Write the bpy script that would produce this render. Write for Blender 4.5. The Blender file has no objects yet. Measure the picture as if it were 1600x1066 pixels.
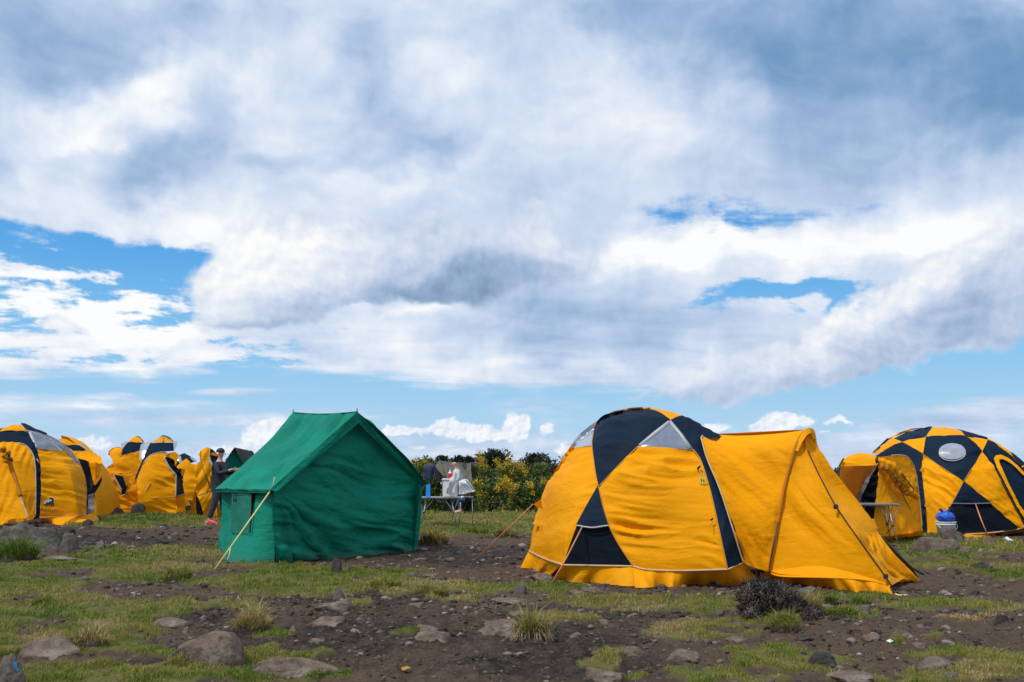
import bpy, bmesh, math, random
import numpy as np
from mathutils import Vector, Matrix
from mathutils.geometry import delaunay_2d_cdt

random.seed(7)
RNG = np.random.default_rng(11)
R = math.radians
SC = bpy.context.scene
COL = SC.collection

# ------------------------------------------------------------------ camera
FPX = 1500.0                       # focal length in photo pixels (1600 wide)
HORIZ = 728.0                      # photo row of the horizon
PITCH = math.atan((HORIZ - 533.0) / FPX)
CH = 1.5                           # eye height
cam_d = bpy.data.cameras.new('camera')
cam = bpy.data.objects.new('camera', cam_d)
COL.objects.link(cam)
cam_d.sensor_width = 36.0
cam_d.lens = FPX / 1600 * 36.0
cam_d.clip_end = 20000
cam.location = (0, 0, CH)
cam.rotation_euler = (R(90) + PITCH, 0, 0)
SC.camera = cam
SC.render.resolution_x, SC.render.resolution_y = 1024, 682
SC.view_settings.view_transform = 'Standard'
SC.view_settings.look = 'None'
SC.view_settings.exposure = 0.0
SC.view_settings.gamma = 1.0
SC.view_settings.use_curve_mapping = False

def ray(px, py):
    """unit-forward ray (dx, 1, dz) through a photo pixel"""
    x = (px - 800.0) / FPX; y = (533.0 - py) / FPX
    c, s = math.cos(PITCH), math.sin(PITCH)
    f = c - y * s; u = s + y * c
    return x / f, u / f

def at(px, py, d):
    """world point at distance d (along Y) seen at a photo pixel"""
    a, b = ray(px, py)
    return Vector((a * d, d, CH + b * d))

def azel(px, py):
    a, b = ray(px, py)
    return math.degrees(math.atan2(a, 1.0)), math.degrees(math.atan2(b, math.hypot(a, 1.0)))
# ------------------------------------------------------------------ sky and sun
SUN_EL, SUN_AZ = 57.0, -46.0       # the sun stands left of and behind the camera

def srgb(r, g, b):
    f = lambda c: (c/255/12.92) if c/255 <= 0.04045 else ((c/255+0.055)/1.055)**2.4
    return (f(r), f(g), f(b))

_PERM = np.random.default_rng(5).integers(0, 256, 256).astype(np.int32)
_PERM = np.concatenate([_PERM, _PERM])
_GA = np.linspace(0, 2*np.pi, 64, endpoint=False)
_GX, _GY = np.cos(_GA).astype(np.float32), np.sin(_GA).astype(np.float32)
def perlin(x, y, seed=0):
    x = np.asarray(x, np.float32); y = np.asarray(y, np.float32)
    xf = np.floor(x); yf = np.floor(y)
    xi = xf.astype(np.int32) & 255; yi = (yf.astype(np.int32) + seed * 37) & 255
    fx = x - xf; fy = y - yf
    u = fx*fx*fx*(fx*(fx*6-15)+10); v = fy*fy*fy*(fy*(fy*6-15)+10)
    x1 = (xi + 1) & 255; y1 = (yi + 1) & 255
    def g(ix, iy, ax, ay):
        h = _PERM[_PERM[ix] + iy] & 63
        return _GX[h]*ax + _GY[h]*ay
    a = g(xi, yi, fx, fy); b = g(x1, yi, fx-1, fy); c = g(xi, y1, fx, fy-1); d = g(x1, y1, fx-1, fy-1)
    p = a + u*(b-a); q = c + u*(d-c)
    return (p + v*(q-p)) * 1.5
def fbm(x, y, octs=5, gain=0.5, seed=0, lac=2.03):
    s = np.zeros(np.broadcast(x, y).shape, np.float32); a = 1.0; n = 0.0
    for i in range(octs):
        s += a * perlin(x + i*17.3, y - i*9.1, seed + i); n += a
        a *= gain; x = x * lac; y = y * lac
    return s / n * 1.6
def sstep(v, a, b):
    t = np.clip((v - a) / (b - a), 0, 1); return t*t*(3-2*t)

K = math.degrees(1 / FPX)
def bsum(ax, ey, lst, power=1.0):
    """sum of soft ellipses; centres and radii are given in photo pixels and turned into directions"""
    tot = np.zeros(ax.shape, np.float32)
    for (px, py, rx, ry, rot, amp, *inn) in lst:
        a, e = azel(px, py); c, s = math.cos(R(rot)), math.sin(R(rot))
        x = ax - a; y = ey - e
        r = np.sqrt(((x*c + y*s) / (rx*K))**2 + ((-x*s + y*c) / (ry*K))**2)
        tot += amp * (1 - sstep(r, inn[0] if inn else 0.0, 1.0))
    return tot
def cramp(v, stops):
    p = [q for q, _ in stops]
    return np.stack([np.interp(v, p, [c[i] for _, c in stops]) for i in range(3)], -1).astype(np.float32)

CR = [(0.0, srgb(94, 139, 182)), (0.18, srgb(120, 158, 199)), (0.36, srgb(152, 180, 216)), (0.54, srgb(184, 204, 232)),
      (0.72, srgb(211, 224, 243)), (0.88, srgb(236, 241, 250)), (1.0, srgb(252, 253, 254))]
CB = [(0.0, srgb(128, 152, 184)), (0.25, srgb(158, 182, 214)), (0.5, srgb(194, 208, 232)), (0.75, srgb(222, 230, 244)), (1.0, srgb(253, 253, 252))]

def clouds(az, el):
    """cloud colour and cover (premixed) for directions given in degrees"""
    az = az.astype(np.float32); el = el.astype(np.float32)
    z = np.sin(np.radians(np.maximum(el, 0))) + 0.05
    h = np.cos(np.radians(el))
    X = np.sin(np.radians(az)) * h / z; Y = np.cos(np.radians(az)) * h / z
    wx = fbm(az*0.11, el*0.14, 3, .45, 1); wy = fbm(az*0.11, el*0.14, 3, .45, 9)
    fx = fbm(az*0.34, el*0.40, 6, .52, 20); fy = fbm(az*0.34, el*0.40, 6, .52, 31)
    streak = fbm(X*1.1 + Y*0.2 + wx*.3, Y*1.7 - X*.3 + wy*.3, 8, .56, 40)
    alto = fbm(az*0.24 + wx*.3 + el*.15, el*0.95 + wy*.3, 7, .62, 50)
    bill = fbm(az*0.11 + wx*.12 + el*.03, el*0.135 + wy*.12, 8, .46, 60)
    fine = fbm(az*0.5 + wx*.1, el*0.58 + wy*.1, 6, .62, 70)
    AW, EWp = az + wx*1.2 + fx*.9, el + wy*1.0 + fy*.9        # billowed
    AS, ES = az + fx*.6, el + fy*.35                            # lightly frayed

    # main deck: cover
    rim = 5.15 + 0.65*np.sin((az+27)*0.085) * 0 + fbm(az*.09, az*0, 3, .5, 3)*.35
    rim = rim + np.interp(az, [-30, -20, -12, -5, 3, 12, 17, 22, 30, 60], [-.25, .05, .35, -.1, -.55, -.6, 0, 2.6, 3.2, .5])
    cov = sstep(el + streak*.35 + alto*.2, rim - .3, rim + .35)
    hole = bsum(AS, ES, [(40, 376, 330, 34, -5, 1.0, .3), (265, 420, 200, 56, -14, .72, .2), (330, 400, 90, 30, 0, .5), (130, 440, 170, 44, 0, .35),
                  (300, 450, 90, 60, 0, .4), (150, 460, 300, 100, 0, .20, .3), (150, 535, 130, 14, 0, .3), (50, 547, 60, 15, 0, .5), (225, 470, 120, 40, 0, .3),
                  (1110, 330, 170, 50, -3, .62), (1270, 340, 200, 30, 0, .58), (1010, 332, 110, 22, 0, .3),
                  (1200, 452, 140, 22, 3, 1.45, .1), (1320, 486, 44, 48, -20, 1.2, .1), (1270, 462, 60, 14, 0, .5), (1108, 474, 70, 24, 0, .55),
                  (540, 517, 60, 12, 0, .55), (1330, 444, 120, 20, 0, .55), (455, 568, 90, 8, 0, .5)])
    am = bsum(az, el, [(150, 500, 440, 150, 0, 1.0, .5)])
    am2 = bsum(az, el, [(1230, 455, 300, 80, 0, 1.0, .3), (1180, 335, 260, 60, 0, .5, .2)])
    tex = alto * (0.12 + am * 1.35 + am2 * .7) + streak * .14 + fine * (.06 + am * .16 + am2 * .25)
    cv = cov * (1 - sstep(hole - tex - fine*.10, .22, .92))

    # main deck: brightness
    b = bsum(AW, EWp, [(190, 160, 110, 70, 15, .30), (260, 105, 110, 60, 20, .30), (350, 60, 70, 130, 0, .16), (120, 190, 90, 50, 0, .2),
                (60, 225, 190, 100, 0, .18), (405, 130, 60, 80, -30, .22), (430, 200, 80, 70, 0, .14), (330, 290, 150, 50, 10, .16),
                (230, 345, 340, 60, -8, .24), (480, 60, 80, 70, 30, .12), (600, 285, 200, 44, 0, .14), (900, 60, 130, 130, 0, .16),
                (930, 180, 190, 150, 0, .08), (1180, 392, 360, 52, 0, .36), (980, 385, 200, 56, 0, .22), (1430, 370, 190, 70, 0, .2),
                (1120, 200, 300, 80, 0, .06), (1500, 330, 200, 80, 0, .16), (120, 480, 360, 120, 0, .50), (250, 572, 420, 34, 0, .25),
                (700, 150, 70, 90, 0, .14), (640, 560, 300, 50, 0, .12), (640, 105, 60, 60, 0, .12),
                (430, 345, 230, 44, 0, .16), (900, 580, 320, 26, 0, .12), (650, 482, 90, 18, 20, .24), (540, 150, 40, 60, 0, .10), (700, 480, 120, 26, 0, .12)])
    b -= .82*bsum(AW, EWp, [(110, 40, 380, 110, 0, .34), (40, 100, 150, 90, 0, .12), (300, 215, 180, 90, 20, .22), (235, 250, 150, 60, 10, .16),
                (220, 285, 150, 50, 15, .16), (430, 272, 190, 34, 10, .18), (705, 240, 70, 44, 35, .24), (665, 205, 80, 60, 0, .16),
                (560, 105, 100, 70, 0, .26), (600, 180, 90, 50, 0, .16), (620, 250, 140, 40, 10, .16), (5, 265, 50, 44, 0, .22),
                (1000, 20, 260, 100, 0, .30), (1180, 90, 340, 130, -8, .30), (1480, 90, 370, 230, -12, .42), (1590, 130, 230, 200, 0, .30), (1350, -60, 600, 160, 0, .12),
                (1110, 160, 50, 90, 0, .10), (1300, 200, 200, 90, 0, .10), (740, 40, 140, 60, 0, .08), (830, 320, 50, 70, 0, .10),
                (960, 515, 420, 74, 0, .15), (1150, 505, 260, 60, 0, .09), (40, 515, 110, 12, 0, .22), (800, 470, 220, 70, 0, .12),
                (450, 20, 130, 70, 0, .12)])
    b += 0.67 + bill*.17 + fine*.025 + alto*am*.10 + streak * sstep(el, 15, 7) * .11
    # relief: billows are brighter on the side that faces the light
    relief = fbm((az+.35)*0.11 + wx*.12 + (el-.45)*.03, (el-.45)*0.135 + wy*.12, 8, .46, 60) - bill
    b -= relief * .26
    deck = cramp(b, CR)
    out_a = cv; rgb = deck * cv[..., None]
    def over(col, a):
        nonlocal rgb, out_a
        rgb = rgb * (1 - a[..., None]) + col * a[..., None]
        out_a = out_a * (1 - a) + a
    # thin streaks in the clear band
    th = bsum(az, el, [(100, 640, 360, 26, 0, .85, .2), (340, 657, 330, 18, 2, .6, .2), (372, 612, 90, 7, 2, .95, .3), (30, 618, 60, 8, 0, .5),
                (215, 597, 60, 5, 0, .7), (170, 618, 50, 8, 0, .8), (560, 642, 190, 10, 0, .3), (260, 700, 360, 26, 0, .5),
                (800, 620, 80, 50, 0, .34), (870, 640, 70, 30, 0, .3), (700, 700, 260, 36, 0, .6), (840, 690, 90, 40, 0, .4),
                (1520, 655, 200, 34, 5, 1.0, .3), (1580, 635, 70, 26, 0, .6), (1380, 650, 110, 9, 0, .4), (1250, 700, 280, 36, 0, .8), (1450, 700, 240, 30, 0, .6), (1520, 621, 30, 4, 0, .6)])
    hz = sstep(el, 3.0, -1.0) * .8
    ta = np.clip((th + (alto*.5 + streak*.35) * sstep(th, 0, .3)) * .85 + hz, 0, 1)
    tb = .66 + alto*.20 + bsum(az, el, [(110, 632, 260, 14, 0, .22), (1500, 662, 130, 22, 0, -.16), (1250, 705, 240, 20, 0, -.08)])
    over(cramp(tb, CR), ta)
    # big soft cumulus banks in front
    def bank(shape, light, base, thr, kn):
        m = bsum(AW, EWp, shape)
        puffy = fbm(az*.32 + wx*.3, el*.34 + wy*.3, 6, .58, 80)
        d = m + puffy * kn
        a = sstep(d, *thr)
        up = fbm((az+.22)*.32 + wx*.3, (el-.42)*.34 + wy*.3, 6, .58, 80)
        t = base + bsum(AW, EWp, light) + puffy*.05 - (up - puffy)*.20 + bill*.10
        over(cramp(t, CB), a)
    bank([(430, 430, 190, 100, 0, 1.0, .3), (560, 395, 260, 85, 0, .8, .3), (740, 395, 260, 90, 0, .62, .2), (870, 390, 110, 110, 0, .7),
          (650, 450, 220, 60, 0, .5), (380, 490, 150, 60, 0, .6), (350, 470, 90, 80, 0, .3)],
         [(400, 410, 200, 110, 0, .32), (500, 368, 230, 40, 0, .18), (370, 470, 130, 60, 0, .15), (650, 462, 270, 74, 14, -.38), (540, 495, 200, 56, 5, -.20), (740, 425, 240, 70, 0, -.20),
          (840, 350, 70, 60, 0, .14), (880, 430, 100, 50, 0, -.12), (420, 520, 200, 26, 0, -.25)], .58, (.26, .78), .22)
    bank([(1570, 430, 190, 120, 20, 1.0, .3), (1430, 500, 210, 95, 28, .9, .3), (1270, 560, 210, 70, 22, .95, .3), (1110, 590, 150, 54, 14, .8, .2),
          (980, 625, 110, 40, 0, .36), (1340, 490, 80, 50, 30, .4)],
         [(1300, 520, 250, 44, 28, .28), (1500, 400, 210, 50, 28, .25), (1090, 570, 90, 34, 20, .2), (1500, 490, 220, 60, 20, -.28),
          (1580, 520, 130, 60, 0, -.16), (1320, 590, 220, 36, 16, -.22), (1100, 622, 160, 26, 10, -.18)], .61, (.24, .80), .24)
    # row of far cumulus on the horizon
    w3x = fbm(az*1.2, el*1.3, 4, .5, 90); w3y = fbm(az*1.2, el*1.3, 4, .5, 95)
    AP, EP = az + w3x*.24, el + w3y*.24
    cs = bsum(AP, EP, [(415, 684, 50, 34, 0, 1.2, .3), (450, 668, 50, 24, 0, .9, .2), (360, 700, 50, 12, 0, .5), (150, 692, 50, 18, 0, .8), (330, 706, 60, 10, 0, .5), (700, 668, 36, 24, 0, 1.0, .2), (740, 674, 50, 20, 0, .9, .2), (808, 664, 34, 30, 0, 1.2, .2),
                (645, 674, 60, 12, 0, .9), (770, 682, 80, 16, 0, .8), (855, 672, 26, 14, 0, .9), (885, 702, 34, 20, 0, .8), (655, 697, 30, 8, 0, .7), (700, 696, 30, 6, 0, .6), (610, 672, 30, 14, 0, .7),
                (1218, 660, 42, 24, 0, 1.2, .2), (1255, 657, 30, 16, 0, .8), (1185, 668, 30, 14, 0, .9), (1305, 657, 24, 10, 0, 1.0), (1328, 660, 20, 6, 0, .7), (1120, 668, 34, 16, 0, 1.0), (1290, 678, 30, 5, 0, .4), (1380, 655, 30, 4, 0, .4)])
    pf = fbm(az*1.1 + 3, el*1.25, 5, .6, 99)
    pu = fbm((az+.12)*1.1 + 3, (el-.16)*1.25, 5, .6, 99)
    ca = sstep(cs + pf*.20, .26, .62)
    over(cramp(.84 + cs*.07 + pf*.04 - (pu-pf)*.20, CR), ca * .92)
    # pale mist of the cloud sea at and below the horizon
    a = sstep(el, .8, -2.5)
    over(np.broadcast_to(np.array(srgb(198, 214, 232), np.float32), rgb.shape), a * .9)
    return rgb, out_a

CLEAR = [(0.0, srgb(176, 208, 236)), (0.05, srgb(170, 211, 240)), (0.10, srgb(134, 198, 242)), (0.15, srgb(92, 172, 236)), (0.21, srgb(66, 152, 226)),
         (0.40, srgb(60, 138, 212)), (1.0, srgb(58, 118, 185))]          # photo's clear sky from -2 to 90 degrees
# hi-res part of the cloud map: azimuth -36..36, elevation -6..34; the rest of the sky in a coarser one
AZ0, AZ1, EL0, EL1 = -36.0, 36.0, -6.0, 34.0
def cloud_image(name, w, h, a0, a1, e0, e1, wrap=False):
    az, el = np.meshgrid(a0 + (np.arange(w)+.5)/w*(a1-a0), e0 + (np.arange(h)+.5)/h*(e1-e0))
    rgb, a = clouds(az, el)
    if wrap:                                     # fade into itself behind the camera, so there is no seam
        rgb2, a2 = clouds(az - 360, el)
        t = sstep(az, 90, 180); u = t[..., None]
        rgb = rgb*(1-u) + rgb2*u; a = a*(1-t) + a2*t
    px = np.empty((h, w, 4), np.float32); px[..., :3] = rgb; px[..., 3] = 1
    im = bpy.data.images.new(name, w, h, alpha=True, float_buffer=True)
    im.colorspace_settings.name = 'Non-Color'
    im.pixels.foreach_set(px.ravel()); im.update(); im.pack()
    px[..., :3] = a[..., None]
    im2 = bpy.data.images.new(name + '_cover', w, h, alpha=True, float_buffer=True)
    im2.colorspace_settings.name = 'Non-Color'
    im2.pixels.foreach_set(px.ravel()); im2.update(); im2.pack()
    return im, im2

world = bpy.data.worlds.new("World"); SC.world = world
world.use_nodes = True
WT = world.node_tree
WT.nodes.clear()
def wn(t, **kw):
    n = WT.nodes.new(t)
    for k, v in kw.items(): setattr(n, k, v)
    return n
def wm(op, a, b=0.0, c=0.0):
    n = wn('ShaderNodeMath', operation=op)
    for i, v in enumerate((a, b, c)):
        if hasattr(v, 'links'): WT.links.new(v, n.inputs[i])
        else: n.inputs[i].default_value = v
    return n.outputs[0]
_tc = wn('ShaderNodeTexCoord'); _sep = wn('ShaderNodeSeparateXYZ'); WT.links.new(_tc.outputs['Generated'], _sep.inputs[0])
_az = wm('MULTIPLY', wm('ARCTAN2', _sep.outputs[0], _sep.outputs[1]), 57.29578)
_el = wm('MULTIPLY', wm('ARCSINE', wm('MINIMUM', wm('MAXIMUM', _sep.outputs[2], -1.0), 1.0)), 57.29578)
def lookup(im, a0, a1, e0, e1):
    u = wm('DIVIDE', wm('SUBTRACT', _az, a0), a1-a0); v = wm('DIVIDE', wm('SUBTRACT', _el, e0), e1-e0)
    c = wn('ShaderNodeCombineXYZ'); WT.links.new(u, c.inputs[0]); WT.links.new(v, c.inputs[1])
    t = wn('ShaderNodeTexImage', image=im, interpolation='Linear', extension='EXTEND'); WT.links.new(c.outputs[0], t.inputs[0])
    return t.outputs[0]
def wmix(f, a, b, bt='MIX'):
    n = wn('ShaderNodeMix', data_type='RGBA', blend_type=bt)
    for i, v in ((0, f), (6, a), (7, b)):
        if hasattr(v, 'links'): WT.links.new(v, n.inputs[i])
        else: n.inputs[i].default_value = v if not isinstance(v, tuple) else (*v, 1)
    return n.outputs[2]
hi, hic = cloud_image('cloud_map_front', 1680, 940, AZ0, AZ1, EL0, EL1)
lo, loc_ = cloud_image('cloud_map_all', 720, 360, -180, 180, -90, 90, True)
inside = wm('MULTIPLY', wm('LESS_THAN', wm('ABSOLUTE', _az), AZ1 - .1),
            wm('LESS_THAN', wm('ABSOLUTE', wm('SUBTRACT', _el, (EL0+EL1)/2)), (EL1-EL0)/2 - .1))
crgb = wmix(inside, lookup(lo, -180, 180, -90, 90), lookup(hi, AZ0, AZ1, EL0, EL1))
cova = wmix(inside, lookup(loc_, -180, 180, -90, 90), lookup(hic, AZ0, AZ1, EL0, EL1))
sky = wn('ShaderNodeTexSky', sky_type='NISHITA', sun_disc=False)
sky.sun_elevation = R(SUN_EL); sky.sun_rotation = R(180.0 + SUN_AZ)
sky.altitude = 3500; sky.air_density = 1.0; sky.dust_density = 0.6; sky.ozone_density = 1.5
SKYSTR = 0.1
rmp = wn('ShaderNodeValToRGB'); WT.links.new(wm('DIVIDE', wm('ADD', _el, 2.0), 92.0), rmp.inputs[0])
while len(rmp.color_ramp.elements) < len(CLEAR): rmp.color_ramp.elements.new(.5)
for e_, (p_, c_) in zip(rmp.color_ramp.elements, CLEAR): e_.position = p_; e_.color = (*[k / SKYSTR for k in c_], 1)
clear = wmix(0.9, sky.outputs[0], rmp.outputs[0])
keep = wn('ShaderNodeInvert'); WT.links.new(cova, keep.inputs[1])
base = wmix(1.0, clear, keep.outputs[0], 'MULTIPLY')
cl = wmix(1.0, crgb, (1/SKYSTR,)*3, 'MULTIPLY')
tot = wmix(1.0, base, cl, 'ADD')
bg = wn('ShaderNodeBackground'); WT.links.new(tot, bg.inputs[0]); bg.inputs[1].default_value = SKYSTR
wo = wn('ShaderNodeOutputWorld'); WT.links.new(bg.outputs[0], wo.inputs[0])
world.cycles.sampling_method = 'MANUAL'; world.cycles.sample_map_resolution = 512

sun_d = bpy.data.lights.new('sun', 'SUN'); sun_d.energy = 2.7; sun_d.angle = R(4); sun_d.color = (1.0, 0.95, 0.87)
sun = bpy.data.objects.new('sun', sun_d); COL.objects.link(sun)
sdir = Vector((math.sin(R(SUN_AZ)) * math.cos(R(SUN_EL)), -math.cos(R(SUN_AZ)) * math.cos(R(SUN_EL)), math.sin(R(SUN_EL))))
sun.rotation_euler = sdir.to_track_quat('Z', 'Y').to_euler()
# ------------------------------------------------------------------ helpers
def mesh_np(name, verts, faces, mat=None, smooth=True):
    me = bpy.data.meshes.new(name)
    verts = np.asarray(verts, np.float32)
    if isinstance(faces, np.ndarray) and faces.ndim == 2:
        k = faces.shape[1]; n = len(faces)
        me.vertices.add(len(verts)); me.vertices.foreach_set('co', verts.ravel())
        me.loops.add(n*k); me.loops.foreach_set('vertex_index', faces.astype(np.int32).ravel())
        me.polygons.add(n); me.polygons.foreach_set('loop_start', np.arange(0, n*k, k, dtype=np.int32))
        me.polygons.foreach_set('loop_total', np.full(n, k, np.int32))
        me.update(calc_edges=True); me.validate()
    else:
        me.from_pydata([tuple(map(float, v)) for v in verts], [], [tuple(map(int, f)) for f in faces]); me.update()
    if smooth and len(me.polygons): me.polygons.foreach_set('use_smooth', np.ones(len(me.polygons), bool))
    if mat: me.materials.append(mat)
    return me
def link(name, me, parent=None, loc=None):
    """link a mesh whose coordinates are in the world; origin moved to loc, parent kept in place"""
    o = bpy.data.objects.new(name, me); COL.objects.link(o)
    if parent is not None:
        pl = parent.get('_wl'); pl = Vector(pl) if pl is not None else Vector(parent.location)
        me.transform(Matrix.Translation(-pl)); o.parent = parent
        o['_wl'] = list(pl)
    elif loc is not None:
        me.transform(Matrix.Translation(-Vector(loc))); o.location = loc; o['_wl'] = list(loc)
    return o
def tag(o, label=None, cat=None, group=None, kind=None):
    if label: o['label'] = label
    if cat: o['category'] = cat
    if group: o['group'] = group
    if kind: o['kind'] = kind
    return o
def thing(name, label, cat, loc, group=None):
    o = bpy.data.objects.new(name, None); COL.objects.link(o)
    o.location = loc; o['_wl'] = list(loc); o.empty_display_size = .2
    return tag(o, label, cat, group)
def cr(pts, step=4.0, closed=False):
    """Catmull-Rom through points (any dimension), resampled about every step units of the first two coordinates"""
    P = [np.array(p, float) for p in pts]
    if len(P) == 2:
        n = max(2, int(np.linalg.norm((P[1]-P[0])[:2]) / step) + 1)
        return [P[0]+(P[1]-P[0])*t for t in np.linspace(0, 1, n)]
    out = []
    for i in range(len(P)-1):
        p0 = P[i-1] if i > 0 else 2*P[i]-P[i+1]; p1 = P[i]; p2 = P[i+1]; p3 = P[i+2] if i+2 < len(P) else 2*P[i+1]-P[i]
        n = max(1, int(round(np.linalg.norm((p2-p1)[:2]) / step)))
        for k in range(n):
            t = k/n
            out.append(.5*((2*p1)+(-p0+p2)*t+(2*p0-5*p1+4*p2-p3)*t*t+(-p0+3*p1-3*p2+p3)*t**3))
    out.append(P[-1]); return out
def tube_me(name, pts, rad, mat, seg=6, cap=True):
    P = [Vector(p) for p in pts]; n = len(P)
    rad = rad if hasattr(rad, '__len__') else [rad]*n
    V = []; F = []; prev = None
    for i, p in enumerate(P):
        t = (P[min(i+1, n-1)] - P[max(i-1, 0)])
        t = t.normalized() if t.length > 1e-9 else Vector((0, 0, 1))
        if prev is None:
            a = t.orthogonal().normalized()
        else:
            a = prev - t*prev.dot(t); a = a.normalized() if a.length > 1e-6 else t.orthogonal().normalized()
        prev = a; b = t.cross(a)
        for k in range(seg):
            w = 2*math.pi*k/seg
            V.append(p + (a*math.cos(w) + b*math.sin(w))*rad[i])
    for i in range(n-1):
        for k in range(seg):
            F.append((i*seg+k, i*seg+(k+1) % seg, (i+1)*seg+(k+1) % seg, (i+1)*seg+k))
    if cap: F += [tuple(range(seg))[::-1], tuple((n-1)*seg+k for k in range(seg))]
    return mesh_np(name, V, F, mat)
def join_me(name, meshes, mat=None):
    bm = bmesh.new()
    for m in meshes: bm.from_mesh(m)
    me = bpy.data.meshes.new(name); bm.to_mesh(me); bm.free()
    for m in (meshes[0].materials if mat is None else [mat]): me.materials.append(m)
    return me
def box_me(name, c, s, mat, rz=0.0, bev=0.01, top=1.0):
    bm = bmesh.new(); bmesh.ops.create_cube(bm, size=1)
    for v in bm.verts:
        k = top if v.co.z > 0 else 1.0
        v.co = Vector((v.co.x*s[0]*k, v.co.y*s[1]*k, v.co.z*s[2]))
    if bev: bmesh.ops.bevel(bm, geom=bm.edges[:], offset=bev, segments=2, affect='EDGES')
    bm.transform(Matrix.Translation(c) @ Matrix.Rotation(rz, 4, 'Z'))
    me = bpy.data.meshes.new(name); bm.to_mesh(me); bm.free(); me.materials.append(mat); return me
def lathe_me(name, prof, c, mat, seg=20, smooth=True):
    V = []; F = []
    for (r, z) in prof:
        for k in range(seg):
            w = 2*math.pi*k/seg; V.append((c[0]+r*math.cos(w), c[1]+r*math.sin(w), c[2]+z))
    for i in range(len(prof)-1):
        for k in range(seg): F.append((i*seg+k, i*seg+(k+1) % seg, (i+1)*seg+(k+1) % seg, (i+1)*seg+k))
    return mesh_np(name, V, F, mat, smooth)

# materials --------------------------------------------------------
def new_mat(name):
    m = bpy.data.materials.new(name); m.use_nodes = True; m.node_tree.nodes.clear(); return m
class NT:
    def __init__(s, m): s.t = m.node_tree
    def n(s, typ, ins=None, **kw):
        n = s.t.nodes.new(typ)
        for k, v in kw.items(): setattr(n, k, v)
        for k, v in (ins or {}).items():
            if hasattr(v, 'links'): s.t.links.new(v, n.inputs[k])
            else: n.inputs[k].default_value = (*v, 1) if isinstance(v, tuple) and len(v) == 3 and n.inputs[k].type == 'RGBA' else v
        return n
    def math(s, op, a, b=0.0, clamp=False):
        return s.n('ShaderNodeMath', {0: a, 1: b}, operation=op, use_clamp=clamp).outputs[0]
    def mix(s, f, a, b, bt='MIX'):
        return s.n('ShaderNodeMix', {0: f, 6: a, 7: b}, data_type='RGBA', blend_type=bt).outputs[2]
    def noise(s, sc, det=4, rough=.55, vec=None, dist=0.0):
        i = {'Scale': sc, 'Detail': det, 'Roughness': rough, 'Distortion': dist}
        if vec is not None: i['Vector'] = vec
        return s.n('ShaderNodeTexNoise', i).outputs[0]
    def rng(s, v, a, b, lo=0.0, hi=1.0):
        return s.n('ShaderNodeMapRange', {0: v, 1: a, 2: b, 3: lo, 4: hi}).outputs[0]
    def out(s, sh): s.n('ShaderNodeOutputMaterial', {0: sh})
def solid(name, col, rough=.6, metal=0.0, var=.12, scale=8.0, bump=0.0, coat=0.0, spec=.5):
    m = new_mat(name); t = NT(m)
    co = t.n('ShaderNodeTexCoord').outputs['Object']
    f = t.noise(scale, 5, .6, co)
    c = t.mix(t.rng(f, .3, .7), tuple(k*(1-var) for k in col), tuple(min(1, k*(1+var)) for k in col))
    p = t.n('ShaderNodeBsdfPrincipled', {'Base Color': c, 'Roughness': rough, 'Metallic': metal, 'Specular IOR Level': spec, 'Coat Weight': coat})
    if bump:
        b = t.n('ShaderNodeBump', {'Strength': bump, 'Distance': .02, 'Height': t.noise(scale*3, 5, .6, co)}); t.t.links.new(b.outputs[0], p.inputs['Normal'])
    t.out(p.outputs[0]); return m
def fabric(name, col, rough=.55, trans=.12, dirt=.35, crease=.5, tcol=None, spec=.35, fade=.10, crump=.16):
    """tent cloth: fine creases, faint fading, splashed mud along the foot"""
    m = new_mat(name); t = NT(m)
    g = t.n('ShaderNodeNewGeometry').outputs['Position']
    big = t.noise(1.1, 4, .55, g)
    c = t.mix(t.rng(big, .3, .7), tuple(k*(1-fade) for k in col), tuple(min(1, k*(1+fade)) for k in col))
    z = t.n('ShaderNodeSeparateXYZ', {0: g}).outputs[2]
    mud = t.math('MULTIPLY', t.rng(t.math('ADD', z, t.math('MULTIPLY', t.noise(9, 6, .65, g), -.30)), .02, -.14), dirt, True)
    c = t.mix(mud, c, (.10, .07, .045))
    sp = t.rng(t.noise(26, 5, .7, g), .68, .78, 0, .25)
    c = t.mix(t.math('MULTIPLY', sp, dirt), c, (.12, .08, .05))
    st = t.n('ShaderNodeMapping', {0: g, 2: (R(14), R(22), 0), 3: (1.0, 1.0, 3.0)}).outputs[0]
    h1 = t.math('ABSOLUTE', t.math('SUBTRACT', t.noise(1.15, 4, .55, st, .5), .5))
    h2 = t.noise(7, 4, .55, g, .6)
    h3 = t.noise(420, 2, .5, g)
    h = t.math('ADD', t.math('ADD', t.math('MULTIPLY', h1, -.9), t.math('MULTIPLY', h2, crump)), t.math('MULTIPLY', h3, .012))
    b = t.n('ShaderNodeBump', {'Strength': crease, 'Distance': .10, 'Height': h})
    p = t.n('ShaderNodeBsdfPrincipled', {'Base Color': c, 'Roughness': rough, 'Specular IOR Level': spec, 'Normal': b.outputs[0]})
    tr = t.n('ShaderNodeBsdfTranslucent', {'Color': tcol or tuple(min(1, k*1.1) for k in col), 'Normal': b.outputs[0]})
    t.out(t.n('ShaderNodeMixShader', {0: trans, 1: p.outputs[0], 2: tr.outputs[0]}).outputs[0]); return m
M = {}
M['yellow'] = fabric('yellow_cloth', (.87, .350, .002), trans=.12, rough=.62, spec=.08, dirt=.12, crease=.40, tcol=(.9, .30, .01))
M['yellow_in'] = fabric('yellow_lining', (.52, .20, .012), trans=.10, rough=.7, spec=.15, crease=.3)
M['navy'] = fabric('navy_cloth', (.0024, .0125, .030), trans=.01, rough=.65, spec=.12, dirt=.2, crease=.4, fade=.25)
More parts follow.
